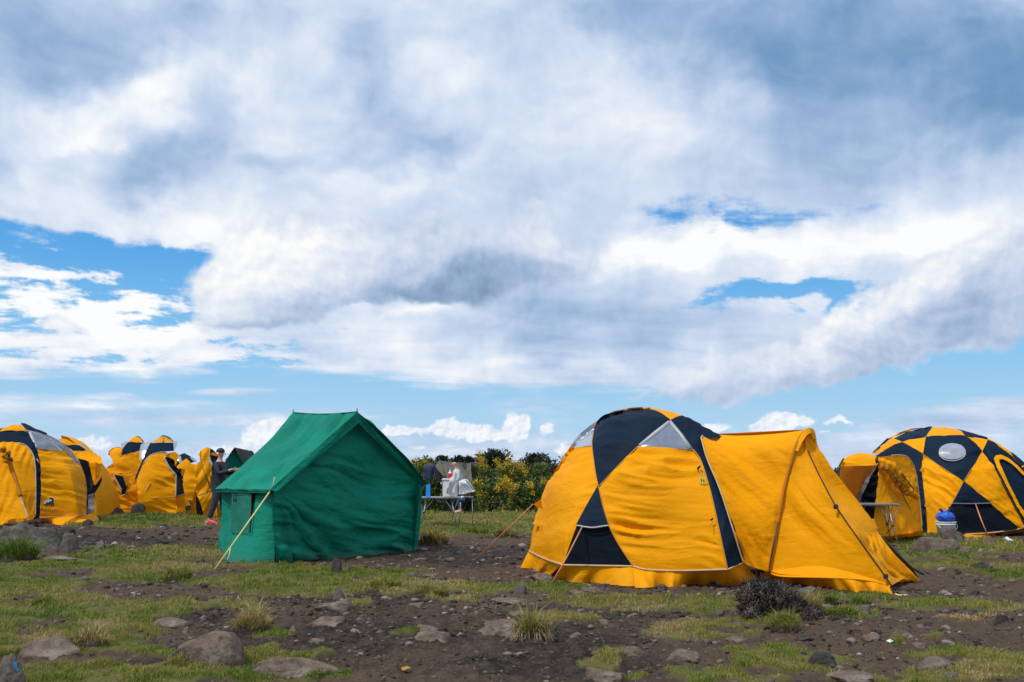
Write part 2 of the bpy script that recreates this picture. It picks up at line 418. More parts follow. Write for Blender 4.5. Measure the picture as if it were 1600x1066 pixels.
M['mesh'] = fabric('dark_mesh_shade', (.003, .007, .014), trans=.02, rough=.75, spec=.12, dirt=.2, crease=.3)  # real window mesh, and painted shade where tents stand open
M['green'] = fabric('green_canvas', (.0022, .195, .132), trans=.05, rough=.7, spec=.15, dirt=.30, crease=.62, fade=.20, crump=.34)
M['green_dk'] = fabric('green_canvas_flap', (.0025, .140, .095), trans=.05, rough=.7, spec=.22, dirt=.2, crease=.5)
M['olive'] = fabric('olive_canvas', (.125, .120, .095), trans=.03, rough=.8, spec=.2, dirt=.3)
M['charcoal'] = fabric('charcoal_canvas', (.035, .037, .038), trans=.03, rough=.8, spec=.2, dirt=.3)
M['grey_cloth'] = fabric('grey_cloth', (.16, .18, .21), trans=.03, rough=.5, spec=.4, dirt=.2)
M['piping'] = solid('pale_piping', (.52, .37, .20), .6, var=.1)
M['piping_y'] = solid('ochre_seam', (.50, .22, .03), .6, var=.1)
M['black'] = solid('black_webbing', (.012, .012, .014), .6)
M['clearedge'] = fabric('pale_window_edge', (.42, .44, .46), trans=.05, rough=.4, spec=.4, dirt=.1)
M['orange_rope'] = solid('orange_rope', (.62, .24, .10), .7)
M['yellow_rope'] = solid('yellow_rope', (.66, .62, .22), .7)
M['white_cloth'] = fabric('white_cloth', (.72, .73, .76), trans=.08, rough=.7, dirt=.1)
M['white_plastic'] = solid('white_plastic', (.70, .72, .74), .4, var=.06)
M['alu'] = solid('aluminium', (.55, .56, .58), .35, .9, .1)
M['alu_dark'] = solid('dark_metal', (.05, .05, .055), .5, .4, .1)
def glassy(name, col, alpha):
    m = new_mat(name); t = NT(m)
    g = t.n('ShaderNodeNewGeometry').outputs['Position']
    b = t.n('ShaderNodeBump', {'Strength': .3, 'Distance': .03, 'Height': t.noise(3, 3, .5, g, .3)})
    f = t.rng(t.noise(4, 5, .6, g, .8), .35, .7)
    c = t.mix(f, tuple(k*.85 for k in col), tuple(min(1, k*1.15) for k in col))
    p = t.n('ShaderNodeBsdfPrincipled', {'Base Color': c, 'Roughness': .16, 'Specular IOR Level': .8, 'Normal': b.outputs[0]})
    tr = t.n('ShaderNodeBsdfTransparent', {'Color': (.75, .8, .85)})
    t.out(t.n('ShaderNodeMixShader', {0: alpha, 1: tr.outputs[0], 2: p.outputs[0]}).outputs[0]); return m
M['window'] = glassy('clear_window_film', (.19, .25, .33), .78)
M['window_pale'] = glassy('pale_window_film', (.34, .38, .45), .85)

# filling outlines -------------------------------------------------
def inside(P, poly):
    x, y = P[:, 0], P[:, 1]; c = np.zeros(len(P), bool); n = len(poly)
    for i in range(n):
        x1, y1 = poly[i]; x2, y2 = poly[(i+1) % n]
        if y1 == y2: continue
        k = ((y1 > y) != (y2 > y)) & (x < (x2-x1)*(y-y1)/(y2-y1)+x1); c ^= k
    return c
def fill(poly, step):
    poly = [tuple(p[:2]) for p in poly]
    out = []
    for p in poly:
        if not out or math.hypot(p[0]-out[-1][0], p[1]-out[-1][1]) > .12: out.append(p)
    if math.hypot(out[0][0]-out[-1][0], out[0][1]-out[-1][1]) < .12: out.pop()
    B = []
    for i, p in enumerate(out):
        q = out[(i+1) % len(out)]; L = math.hypot(q[0]-p[0], q[1]-p[1]); n = max(1, int(L/step))
        for k in range(n): B.append((p[0]+(q[0]-p[0])*k/n, p[1]+(q[1]-p[1])*k/n))
    A = np.array(B); x0, y0 = A.min(0); x1, y1 = A.max(0)
    gx = np.arange(x0+step*.5, x1, step); gy = np.arange(y0+step*.5, y1, step*.87)
    G = np.array([(gx_+(step*.5 if j % 2 else 0), gy_) for j, gy_ in enumerate(gy) for gx_ in gx]) if len(gx) and len(gy) else np.zeros((0, 2))
    if len(G):
        G = G[inside(G, B)]
    if len(G):
        keep = np.ones(len(G), bool)
        for i in range(0, len(A)):
            keep &= ((G-A[i])**2).sum(1) > (step*.55)**2
        G = G[keep]
    pts = [Vector(b) for b in B] + [Vector(g) for g in G]
    n = len(B)
    r = delaunay_2d_cdt(pts, [(i, (i+1) % n) for i in range(n)], [], 1, 1e-4)
    return np.array([(v.x, v.y) for v in r[0]]), np.array([f for f in r[2] if len(f) == 3], np.int32)
def vnormals(V, F):
    a, b, c = V[F[:, 0]], V[F[:, 1]], V[F[:, 2]]; n = np.cross(b-a, c-a); N = np.zeros_like(V)
    for i in range(3): np.add.at(N, F[:, i], n)
    l = np.linalg.norm(N, axis=1, keepdims=True); l[l == 0] = 1; N = N/l
    view = np.array([0, 0, CH]) - V
    s = np.sign((N*view).sum(1)); s[s == 0] = 1
    if np.median(s) < 0 or True: N = N*s[:, None]
    return N
def folds(P2, ang, amp, k=6.0, seed=0, soft=1.0):
    """relief of slack cloth: long soft folds running along ang (degrees) plus broad sag; P2 in metres"""
    c, s = math.cos(R(ang)), math.sin(R(ang))
    u = P2[:, 0]*c + P2[:, 1]*s; v = -P2[:, 0]*s + P2[:, 1]*c
    w = perlin(u*.8+seed*3.1, v*.7, seed)*.34
    a = perlin(u*.55+seed, v*k+w*k*.5, seed+3); b = perlin(u*1.1, v*k*2.1+w*k, seed+5)
    u2 = u*math.cos(.5)-v*math.sin(.5); v2 = u*math.sin(.5)+v*math.cos(.5)
    a = a*.65 + perlin(u2*.5+4, v2*k*.6, seed+14)*.6
    r = (1-np.abs(a)*2.6)*1.0 + (1-np.abs(b)*2.2)*.40 - .6
    m = np.clip(.55+perlin(u*.9+9, v*1.3, seed+8)*1.1, .1, 1.3)
    return 3.0*amp*(r*m + perlin(u*1.2, v*1.6, seed+11)*1.1*soft)
def rays(P):
    x = (P[:, 0]-800)/FPX; y = (533-P[:, 1])/FPX; c, s = math.cos(PITCH), math.sin(PITCH)
    f = c-y*s; u = s+y*c; return x/f, u/f
class Dome:
    """a pole dome on an n-sided footprint: profile (height, inradius), facets fading out upwards"""
    def __init__(s, cx, cy, prof, z0=0.0, corner=0.0, n=6, hexz=(.5, 2.0), sx=1.0):
        s.cx, s.cy, s.z0 = cx, cy, z0; s.pz = [p[0] for p in prof][::-1]; s.pr = [p[1] for p in prof][::-1]
        s.corner, s.n, s.hexz = corner, n, hexz; s.top = prof[0][0]; s.rm = max(s.pr)*1.16
    def rad(s, z, a):
        zz = z-s.z0
        r = np.interp(zz, s.pz, s.pr)
        r = np.where(zz > s.top, -(zz-s.top), r)
        w = 2*np.pi/s.n; m = (a-R(s.corner)) % w - w/2
        k = 1-sstep(zz, *s.hexz)
        return r*(1+k*(1/np.cos(m)-1))
    def hit(s, P):
        a, b = rays(P); N = 90
        ds = np.linspace(s.cy-s.rm, s.cy+.5, N)
        D = ds[None, :]
        X = a[:, None]*D-s.cx; Y = D-s.cy; Z = CH+b[:, None]*D
        F = np.hypot(X, Y)-s.rad(Z, np.arctan2(X, -Y))
        neg = F < 0; anyn = neg.any(1); i = np.argmax(neg, 1); i = np.clip(i, 1, N-1)
        r = np.arange(len(P)); f0, f1 = F[r, i-1], F[r, i]
        t = np.clip(f0/(f0-f1+1e-9), 0, 1); d = ds[i-1]+(ds[i]-ds[i-1])*t
        j = np.argmin(F, 1); d = np.where(anyn, d, ds[j])
        return np.stack([a*d, d, CH+b*d], 1)
    def shell(s, name, a0, a1, mat, parent, inset=.03, zlo=.0, zhi=None, n=28, m=26):
        zhi = zhi or s.top-.005
        A = np.radians(np.linspace(a0, a1, n)); T = np.linspace(0, 1, m); Z = s.z0+zlo+(zhi-zlo)*(1-(1-T)**2.2)
        AA, ZZ = np.meshgrid(A, Z); RR = np.maximum(s.rad(ZZ, AA)-inset, .01)
        V = np.stack([s.cx+RR*np.sin(AA), s.cy-RR*np.cos(AA), ZZ-inset*.8], -1).reshape(-1, 3)
        i = np.arange((m-1)*(n-1)); q = (i//(n-1))*n+i % (n-1)
        F = np.stack([q, q+1, q+n+1, q+n], 1)
        return link(name, mesh_np(name, V, F, mat), parent)
def panel(name, poly, surf, mat, parent, step=3.2, ang=0.0, amp=.012, k=6.0, lift=0.0, seed=None, pinch=True, label=None):
    """cloth panel: outline in photo pixels laid on the tent's own surface, then creased"""
    seed = seed if seed is not None else (abs(hash(name)) % 50 if False else len(bpy.data.meshes) % 61)
    P, F = fill(poly, step)
    V = surf(P) if callable(surf) else surf.hit(P)
    N = vnormals(V, F); d = V[:, 1].mean()
    P2 = np.stack([P[:, 0]*d/FPX, -P[:, 1]*d/FPX], 1)
    f = folds(P2, ang, amp, k, seed)
    if pinch:                                          # flat where it is sewn
        A = np.array([p[:2] for p in poly], float); dist = np.full(len(P), 1e9)
        for q in A: dist = np.minimum(dist, ((P-q)**2).sum(1))
        f = f*np.clip(.25+np.sqrt(dist)*d/FPX/.12, 0, 1) + .012*np.clip(np.sqrt(dist)*d/FPX/.3, 0, 1)
    V = V + N*(f+lift)[:, None]
    o = link(name, mesh_np(name, V, F, mat), parent)
    if label: o['label'] = label
    return o
def seam(name, line, surf, mat, parent, r=.009, lift=.012):
    P = np.array([p[:2] for p in line], float)
    V = surf(P) if callable(surf) else surf.hit(P)
    V = V + (np.array([0, 0, CH])-V)/np.linalg.norm(V, axis=1, keepdims=True)*lift
    return link(name, tube_me(name, V, r, mat, 5), parent)
def loft_me(name, A, B, mat, nu=40, nv=30, ang=0, amp=.012, k=6.0, sag=0.0, seed=1, bow=None, hem=0.0, pinch=True):
    """cloth stretched between two 3D polylines"""
    def rs(L, n):
        L = np.array([tuple(p) for p in L], float); s = np.r_[0, np.cumsum(np.linalg.norm(np.diff(L, axis=0), axis=1))]; s /= s[-1]
        t = np.linspace(0, 1, n); return np.stack([np.interp(t, s, L[:, i]) for i in range(3)], 1)
    a = rs(A, nu); b = rs(B, nu); t = np.linspace(0, 1, nv)[:, None, None]
    V = a[None]*(1-t)+b[None]*t
    V = V.reshape(-1, 3)
    i = np.arange((nv-1)*(nu-1)); q = (i//(nu-1))*nu+i % (nu-1)
    F = np.stack([q, q+1, q+nu+1, q+nu], 1); T3 = np.concatenate([F[:, :3], F[:, [0, 2, 3]]])
    N = vnormals(V, T3)
    U = np.tile(np.linspace(0, 1, nu), nv); W = np.repeat(np.linspace(0, 1, nv), nu)
    e = np.minimum(np.minimum(U, 1-U), np.minimum(W, 1-W))
    la = np.linalg.norm(np.diff(a, axis=0), axis=1).sum(); lb = np.linalg.norm(a-b, axis=1).mean()
    f = folds(np.stack([U*la, W*lb], 1), ang, amp, k, seed)
    if pinch: f *= np.clip(.2+e*9, 0, 1)
    f -= sag*4*W*(1-W)
    V = V+N*f[:, None]
    return mesh_np(name, V, F, mat)
def P3(lst): return [at(*p) for p in lst]
# ------------------------------------------------------------------ ground
# patches are listed where they lie in the photo (pixel, radii) and laid on the ground plane
GRASS = [(90, 965, 250, 60), (40, 915, 150, 34), (150, 1052, 340, 34), (340, 1045, 190, 34), (0, 1010, 170, 60), (470, 1058, 110, 14),
  (250, 880, 170, 20), (110, 885, 130, 14), (330, 870, 130, 14), (200, 905, 100, 14), (400, 885, 60, 10), (250, 826, 140, 9), (210, 812, 110, 8), (320, 812, 80, 8), (190, 838, 90, 6),
  (500, 902, 170, 15), (430, 918, 100, 20), (600, 918, 110, 16), (690, 918, 80, 8), (790, 926, 60, 7), (500, 930, 90, 12), (410, 990, 50, 12),
  (830, 922, 110, 8), (930, 940, 110, 9), (885, 970, 66, 10), (1010, 947, 60, 7), (1115, 946, 66, 13), (1110, 983, 110, 13), (935, 1037, 50, 10), (995, 1057, 26, 8), (950, 1018, 30, 5),
  (1200, 1035, 130, 26), (1130, 1060, 140, 18), (1060, 1045, 50, 8), (1235, 970, 60, 9), (1330, 966, 50, 9), (1190, 975, 50, 12), (1520, 946, 110, 9), (1420, 949, 70, 5), (1350, 938, 50, 7),
  (1480, 882, 80, 7), (1560, 890, 60, 9), (1450, 868, 90, 6), (1560, 856, 90, 9), (1420, 850, 50, 6), (1400, 1002, 30, 9), (1470, 1020, 60, 13), (1560, 1035, 80, 20), (1520, 1062, 120, 18), (1340, 1060, 60, 7), (1460, 997, 26, 5),
  (560, 946, 26, 5), (700, 940, 60, 5), (630, 990, 26, 4), (375, 955, 34, 7), (250, 957, 60, 8), (1585, 905, 40, 6), (740, 822, 150, 20), (700, 806, 90, 14), (810, 806, 90, 16), (850, 830, 50, 10), (1440, 842, 60, 8), (1500, 852, 120, 9)]
BARE = [(40, 935, 40, 6), (170, 925, 60, 6), (60, 990, 50, 6), (200, 985, 40, 5), (400, 1045, 50, 8), (300, 880, 60, 5), (480, 905, 40, 4), (1180, 1050, 40, 6), (1230, 1030, 30, 5), (1490, 1040, 40, 7), (1120, 985, 40, 4), (95, 905, 60, 6), (90, 975, 60, 10), (240, 935, 60, 10), (60, 1030, 110, 14), (230, 1035, 120, 12), (330, 1000, 90, 20), (300, 903, 50, 8), (100, 852, 160, 9), (300, 845, 110, 8), (250, 932, 90, 7), (30, 1005, 30, 6)]
BLACK = [(600, 1000, 300, 55), (330, 960, 110, 22), (850, 1000, 200, 50), (560, 940, 200, 16), (240, 895, 60, 8), (820, 1040, 250, 34), (720, 870, 200, 18), (240, 1035, 100, 12), (1000, 960, 120, 16), (150, 852, 200, 10)]
DRY = [(1500, 970, 70, 10), (275, 905, 40, 10), (100, 1000, 80, 14), (700, 912, 70, 8), (480, 895, 60, 6), (1590, 955, 50, 8), (420, 960, 40, 12), (170, 975, 70, 8), (850, 985, 60, 12)]
def ellip(px, py, lst, s=1.0):
    t = np.zeros(np.shape(px), np.float32)
    for (cx, cy, rx, ry) in lst:
        r = np.sqrt(((px-cx)/(rx*s))**2+((py-cy)/(ry*s))**2); t = np.maximum(t, 1-r*.5)
    return t
def to_px(x, y):
    y = np.maximum(y, .5)
    xc = x; yc = -CH*math.cos(PITCH) + -y*math.sin(PITCH); zc = y*math.cos(PITCH) - CH*math.sin(PITCH)
    zc = np.maximum(zc, .1)
    return 800+FPX*x/zc, 533-FPX*yc/zc
def masks(x, y):
    px, py = to_px(x, y)
    front = (y > 1) & (np.abs(x) < y*.62+1) & (y < 26)
    n = fbm(x*.9+3, y*.9, 4, .55, 120)*.9 + fbm(x*3.6, y*3.6, 3, .6, 130)*.5
    gm = ellip(px, py, GRASS, 1.05) - .9*np.maximum(ellip(px, py, BARE)-.35, 0)
    g_in = gm - .575 + n*.27 + fbm(x*2.2+7, y*2.2, 4, .6, 125)*.14
    g_out = fbm(x*.35, y*.35, 4, .5, 140)*.8 + .10 + n*.2
    # the part of the ground behind the tents is mostly turf
    far = sstep(y, 22, 27)
    g = np.where(front, g_in, g_out); g = g*(1-far) + (g_out+.30)*far
    grass = sstep(g, -.02, .08)
    dark = np.where(front, np.clip(ellip(px, py, BLACK)*2-.7, 0, 1), .4)
    dark = np.clip(dark + fbm(x*.8, y*.8, 4, .6, 150)*.5, 0, 1)
    dry = np.clip(np.where(front, ellip(px, py, DRY)*2-1, 0) + fbm(x*1.1, y*1.1, 4, .6, 160)*.55 + .08, 0, 1)
    return grass.astype(np.float32), dark.astype(np.float32), dry.astype(np.float32)
FLAT = [(2.12, 13.64, 2.3), (4.2, 12.3, 1.5), (-3.4, 16.6, 2.5), (10.3, 22.7, 2.8), (-11.4, 22.2, 2.6)]
def gh(x, y, fine=True, grass=None):
    x = np.asarray(x, np.float32); y = np.asarray(y, np.float32)
    z = .20*sstep(-x, 5, 9)*sstep(y, 13, 20) - .10*sstep(-x, 5, 9)*sstep(y, 23, 30)
    z = z + fbm(x*.28, y*.28, 3, .5, 100)*.07 + fbm(x*.9, y*.9, 3, .5, 105)*.035
    f = np.ones_like(z)
    for (cx, cy, r) in FLAT: f *= sstep(np.hypot(x-cx, y-cy), r*.8, r*1.3)*.85+.15
    z = z*f + (1-f)*(.20*sstep(-x, 5, 9)*sstep(y, 13, 20))
    # rise with shrubs behind the camp, then the shoulder of the mountain drops away
    z = z + 1.15*np.exp(-((x+1.0-(y-40)*-.02)/9.5)**2)*sstep(y, 31, 52)
    z = z + .25*sstep(y, 30, 50)
    rr = np.hypot(x, y)
    z = z - .14*np.maximum(rr-66, 0)*sstep(rr, 60, 100)
    z = z + fbm(x*.02, y*.02, 4, .5, 110)*np.clip((rr-70)*.02, 0, 12)
    if fine:
        g = masks(x, y)[0] if grass is None else grass
        near = 1-sstep(rr, 24, 40)
        z = z + near*((1-g)*(np.abs(perlin(x*5.2, y*5.2, 112))*.040 + perlin(x*13, y*13, 113)*.016 + np.maximum(perlin(x*27, y*27, 114)-.1, 0)*.020)
              + g*(.035 + perlin(x*3.1, y*3.1, 115)*.028 + perlin(x*8, y*8, 116)*.012))
    return z
def gz(x, y): return float(gh(np.array([x]), np.array([y]))[0])

_a = np.concatenate([np.linspace(-180, -40, 24)[:-1], np.linspace(-40, -31, 40)[:-1], np.linspace(-31, 31, 840), np.linspace(31, 40, 40)[1:], np.linspace(40, 180, 24)[1:]])
_r = np.concatenate([[.02, .6, 1.5, 3, 4.2, 5, 5.6], np.exp(np.arange(math.log(6.0), math.log(36), .0042)), np.exp(np.linspace(math.log(36.2), math.log(4500), 110))])
_A, _Rr = np.meshgrid(np.radians(_a), _r)
_X, _Y = (_Rr*np.sin(_A)).astype(np.float32), (_Rr*np.cos(_A)).astype(np.float32)
_G, _D, _Q = masks(_X, _Y)
_Z = gh(_X, _Y, True, _G)
_V = np.stack([_X, _Y, _Z], -1).reshape(-1, 3)
_n = len(_a); _i = np.arange((len(_r)-1)*(_n-1)); _q = (_i//(_n-1))*_n+_i % (_n-1)
_F = np.stack([_q, _q+1, _q+_n+1, _q+_n], 1)[:, ::-1]
def ground_mat():
    m = new_mat('ground_soil'); t = NT(m)
    at_ = t.n('ShaderNodeVertexColor', layer_name='cover').outputs[0]
    s = t.n('ShaderNodeSeparateColor', {0: at_}); g, dk, dry = s.outputs
    P = t.n('ShaderNodeNewGeometry').outputs['Position']
    n1 = t.noise(7, 7, .65, P); n2 = t.noise(38, 5, .7, P); n3 = t.noise(1.3, 5, .6, P)
    soil = t.mix(dk, (.075, .048, .032), (.014, .012, .011))
    soil = t.mix(t.rng(n1, .42, .68, 0, .55), soil, (.125, .088, .062))
    soil = t.mix(t.rng(n2, .52, .72, 0, .5), soil, (.012, .010, .009))
    v = t.n('ShaderNodeTexVoronoi', {'Vector': P, 'Scale': 30.0, 'Randomness': 1.0})
    peb = t.math('MULTIPLY', t.rng(v.outputs[0], .26, .14), t.rng(t.n('ShaderNodeSeparateColor', {0: v.outputs[1]}).outputs[0], .55, .7), True)
    soil = t.mix(t.math('MULTIPLY', peb, .7), soil, t.mix(n3, (.17, .13, .10), (.30, .26, .22)))
    turf = t.mix(t.rng(n1, .35, .7), (.075, .080, .020), (.14, .125, .042))
    turf = t.mix(t.math('MULTIPLY', dry, .8), turf, (.19, .135, .06))
    c = t.mix(g, soil, turf)
    h = t.math('ADD', t.math('MULTIPLY', n1, .7), t.math('ADD', t.math('MULTIPLY', n2, .35), t.math('MULTIPLY', peb, .22)))
    b = t.n('ShaderNodeBump', {'Strength': .9, 'Distance': .04, 'Height': h})
    p = t.n('ShaderNodeBsdfPrincipled', {'Base Color': c, 'Roughness': .92, 'Specular IOR Level': .2, 'Normal': b.outputs[0]})
    t.out(p.outputs[0]); return m
M['ground'] = ground_mat()
_me = mesh_np('ground', _V, _F, M['ground'])
_ca = _me.color_attributes.new('cover', 'FLOAT_COLOR', 'POINT')
_c4 = np.ones((_V.shape[0], 4), np.float32); _c4[:, 0] = _G.ravel(); _c4[:, 1] = _D.ravel(); _c4[:, 2] = _Q.ravel()
_ca.data.foreach_set('color', _c4.ravel())
ground = link('ground', _me); tag(ground, kind='structure')

# far brown hill on the right
_u, _v = np.meshgrid(np.linspace(0, 1, 90), np.linspace(0, 1, 40))
_hx = 190+_u*420; _hy = 430+_v*320
_hz = -30 + 46*np.exp(-((_u-.62)/.33)**2)*np.sin(np.pi*np.clip(_v, 0, 1))**.8 + fbm(_hx*.02, _hy*.02, 5, .55, 170)*4*np.sin(np.pi*_v)
_hv = np.stack([_hx, _hy, _hz], -1).reshape(-1, 3); _i = np.arange(39*89); _q = (_i//89)*90+_i % 89
hill = link('hill', mesh_np('hill', _hv, np.stack([_q, _q+1, _q+91, _q+90], 1), solid('hill_turf', (.20, .17, .085), .95, var=.5, scale=.05)))
tag(hill, kind='structure')
# ------------------------------------------------------------------ large dome tent with vestibule (centre right)
PROF = [(2.34, 0), (2.325, .25), (2.28, .55), (2.14, .87), (1.78, 1.26), (1.39, 1.51), (1.12, 1.62), (.66, 1.75), (.24, 1.80), (0, 1.84)]
T1 = thing('dome_tent', 'large yellow and navy dome tent with long closed vestibule, in front at right', 'tent', (2.155, 13.88, 0), 'yellow and navy dome tents')
D1 = Dome(2.18, 14.03, PROF, 0, corner=-46.7)
S = {}
def sm(k, *pts): S[k] = cr(pts, 4.0); return S[k]
sm('a', (933, 658), (929, 669), (926, 683), (925, 697), (928, 722), (931, 742), (935, 761))     # left edge of navy top panel
sm('b', (1048, 656), (1024, 674), (996, 698)); sm('b2', (996, 698), (968, 726), (935, 761))       # navy / window, navy / yellow
sm('c', (933, 658), (944, 649), (960, 644), (985, 640), (1008, 638.5), (1030, 644), (1048, 656))      # top of navy
sm('d', (935, 761), (918, 790), (901, 821)); sm('d2', (901, 821), (890, 852), (879, 883))
sm('e', (935, 761), (942, 792), (951, 821)); sm('e2', (951, 821), (966, 850), (989, 885))
sm('w', (996, 698), (1040, 700), (1084, 703)); sm('v', (1048, 656), (1068, 680), (1084, 703))
sm('r', (1084, 703), (1096, 722), (1111, 771), (1124, 829), (1137, 890))
sm('p1', (989, 885), (1010, 890), (1060, 892), (1137, 890)); sm('p0', (879, 883), (930, 884), (989, 885))
sm('pl', (826, 861), (850, 873), (879, 883))
sm('lw', (925, 697), (908, 698), (890, 699))
sm('x', (1095, 684), (1104, 716), (1124, 764), (1142, 819), (1161, 880))                        # arch of the vestibule on the dome
def poly(*keys):
    out = []
    for k in keys:
        if isinstance(k, tuple): out.append(k)
        elif k.startswith('-'): out += [tuple(p) for p in S[k[1:]][::-1]]
        else: out += [tuple(p) for p in S[k]]
    return out
fp = 'fly_panel'
panel(fp, poly('c', 'b', 'b2', '-a'), D1, M['navy'], T1, ang=8, amp=.012, k=7)
panel(fp, poly('-a', (933, 658), (921, 664), (905, 679), (890, 699), '-lw') if False else poly((935, 761), (931, 742), (928, 722), '-lw'[1:] , (890, 699), (876, 722), (862, 744), (850, 768), (842, 790), (836, 806), (832, 819), (843, 823), (836, 842), (826, 861), 'pl', '-d2', '-d'), D1, M['yellow'], T1, ang=18, amp=.017, k=6, step=2.6)
lwp = [tuple(p) for p in S['a'] if p[1] <= 697.5] + [tuple(p) for p in S['lw']] + [(890, 699), (897, 689), (908, 676), (920, 666)]
panel('window', lwp, D1, M['window_pale'], T1, amp=.006)
panel(fp, poly('b2', 'e', 'e2', 'p1', '-r', '-w'), D1, M['yellow'], T1, ang=-6, amp=.019, k=6, seed=4, step=2.6)
panel('window', poly('b', 'w', '-v'), D1, M['window'], T1, amp=.006)
seam('window_edge', [(1046, 660), (1024, 677), (1000, 697)], D1, M['clearedge'], T1, r=.030, lift=.0)
seam('window_edge', [(1047, 660), (1064, 680), (1078, 701)], D1, M['clearedge'], T1, r=.026, lift=.0)
panel(fp, [(1048, 656), (1056, 651.5), (1066, 649), (1085, 658), (1105, 671), (1120, 677), (1130, 683), (1106, 686), (1103, 696)] + [(p[0]+4, p[1]) for p in S['x'] if p[1] > 700] + [(1161, 881), (1137, 890)] + poly('-r', '-v'), D1, M['navy'], T1, ang=80, amp=.008)
panel(fp, [(1008, 637), (1030, 639.5), (1050, 643.5), (1066, 649), (1056, 651.5), (1048, 656), (1030, 644), (1016, 640)], D1, M['yellow'], T1, step=2.5, amp=.004)
panel(fp, [(944, 649), (960, 642.5), (985, 637.5), (1008, 636), (1030, 638.5), (1008, 639.5), (985, 641), (960, 645)], D1, M['yellow'], T1, step=2.5, amp=.002, pinch=False)
panel('window_hood', poly('d', (901, 821), (925, 824), (951, 821), '-e'), D1, M['navy'], T1, amp=.004, lift=.035, k=4)
panel('window_mesh', poly('d2', 'p0', '-e2', (951, 820), (925, 822), (901, 820)), D1, M['mesh'], T1, ang=-45, amp=.010, lift=-.02, k=4)
for k, mt in (('a', 'piping_y'), ('b2', 'piping_y'), ('d', 'piping_y'), ('e', 'piping_y'), ('e2', 'piping_y'), ('r', 'piping_y'), ('pl', 'piping'), ('p0', 'piping'), ('p1', 'piping')):
    seam('piping', S[k], D1, M[mt], T1, r=.008 if mt == 'piping_y' else .013)
seam('piping', [(1137, 890), (1150, 884), (1161, 880)], D1, M['piping'], T1, r=.012)
seam('hood_edge', cr([(901, 821), (925, 824.5), (951, 821)]), D1, M['clearedge'], T1, r=.011, lift=.05)
# far side of the fly
for (a0, a1, mt) in ((75, 135, 'navy'), (135, 195, 'yellow'), (195, 270, 'yellow'), (270, 290, 'yellow')):
    D1.shell(fp, a0, a1, M[mt], T1, inset=.16 if a0 < 190 else .07)
# skirts: a strip from the piping line to a wavy hem pegged on the ground
def gzs(x, y): return float(gh(np.array([x]), np.array([y]), False)[0])+.035
def skirt(dome, line, hem, parent, mat='yellow', amp=.004, seed=2, name='skirt', sink=.015, dz=None):
    A = dome.hit(np.array([p[:2] for p in cr(line, 4)], float)) if dome else np.array(P3(line))
    H = []
    hem = cr(hem, 4)
    for i, p in enumerate(hem):
        a, b = ray(p[0], p[1]); z0 = 0.0
        d = (CH-(dz or 0.0))/max(-b, 1e-3)
        for _ in range(4):
            z0 = gzs(a*d, d)-sink; d = (z0-CH)/b
        H.append((a*d, d, z0))
    return link(name, loft_me(name, A, H, M[mat], nu=max(30, len(hem)*2), nv=9, ang=90, amp=amp, k=5, seed=seed, pinch=False), parent)
def wavy(a, b, n, amp, seed):
    r = random.Random(seed); return [(a[0]+(b[0]-a[0])*i/n, a[1]+(b[1]-a[1])*i/n + (r.uniform(-amp, amp) if 0 < i < n else 0)) for i in range(n+1)]
skirt(D1, [(879, 884), (930, 885), (989, 886)], wavy((866, 906), (992, 917), 9, 1.6, 1), T1, seed=5)
skirt(D1, [(989, 886), (1010, 891), (1060, 893), (1137, 891)], wavy((992, 918), (1060, 917), 6, 1.8, 2) + wavy((1075, 914), (1140, 915), 5, 2.4, 3), T1, seed=8)
skirt(D1, [(826, 862), (850, 874), (876, 883)], wavy((813, 887), (860, 899), 5, 2.5, 4), T1, seed=9)
skirt(D1, [(1137, 891), (1150, 885), (1161, 881)], [(1139, 915), (1165, 913), (1184, 905)], T1, seed=12)

def ats(px, py, d): return at(px, py, d*1.016)
def P3s(l): return [ats(*p) for p in l]
# vestibule -----------------------------------------------------
n_arch = [(1241, 704, 12.30), (1226, 759, 12.24), (1215.5, 816, 12.20), (1200.6, 894, 12.15)]
hood = [(1241, 704, 12.30), (1247, 689, 12.33), (1255, 676, 12.38), (1265, 671, 12.45)]
b_top = [(1095, 686, 12.62), (1098, 681, 12.75), (1106, 678.5, 12.95)]
x3 = [(p[0], p[1]) for p in S['x']]
xd = D1.hit(np.array(x3)); back = [tuple(v + (np.array([0, 0, CH])-v)/np.linalg.norm(v)*.03) for v in xd]
topb = [Vector((back[0][0]+.03, back[0][1]+.05, back[0][2]+.03)), ats(1104, 678.5, back[0][1]+.35)]
A_back = [topb[1], topb[0]] + [Vector(b) for b in back] 
A_front = [ats(*p) for p in hood[::-1]] + [ats(*p) for p in n_arch[1:]]
link('vestibule_wall', loft_me('vestibule_wall', A_back, A_front, M['yellow'], nu=64, nv=56, ang=62, amp=.014, k=5, sag=.045, seed=21), T1)
link('piping', tube_me('piping', [Vector(p)+Vector((0, -.02, 0)) for p in A_back[1:]], .011, M['piping'], 5), T1)
far_front = [ats(1265, 671, 12.45), ats(1274, 680, 12.65), ats(1276, 700, 12.95), Vector((4.35, 13.25, 1.0)), Vector((4.35, 13.3, .0))]
far_back = [topb[1], Vector((3.35, 13.65, 1.75)), Vector((3.75, 13.55, 1.2)), Vector((3.95, 13.3, .6)), Vector((4.05, 13.2, 0))]
link('vestibule_wall', loft_me('vestibule_wall', far_back, far_front, M['yellow'], nu=30, nv=20, ang=60, amp=.01, seed=22), T1)
pole = cr([(*p,) for p in (hood[::-1] + n_arch[1:])], 4)
link('arch_sleeve', tube_me('arch_sleeve', [ats(*p)+Vector((-.005, -.02, 0)) for p in pole], .020, M['yellow_in'], 8), T1)
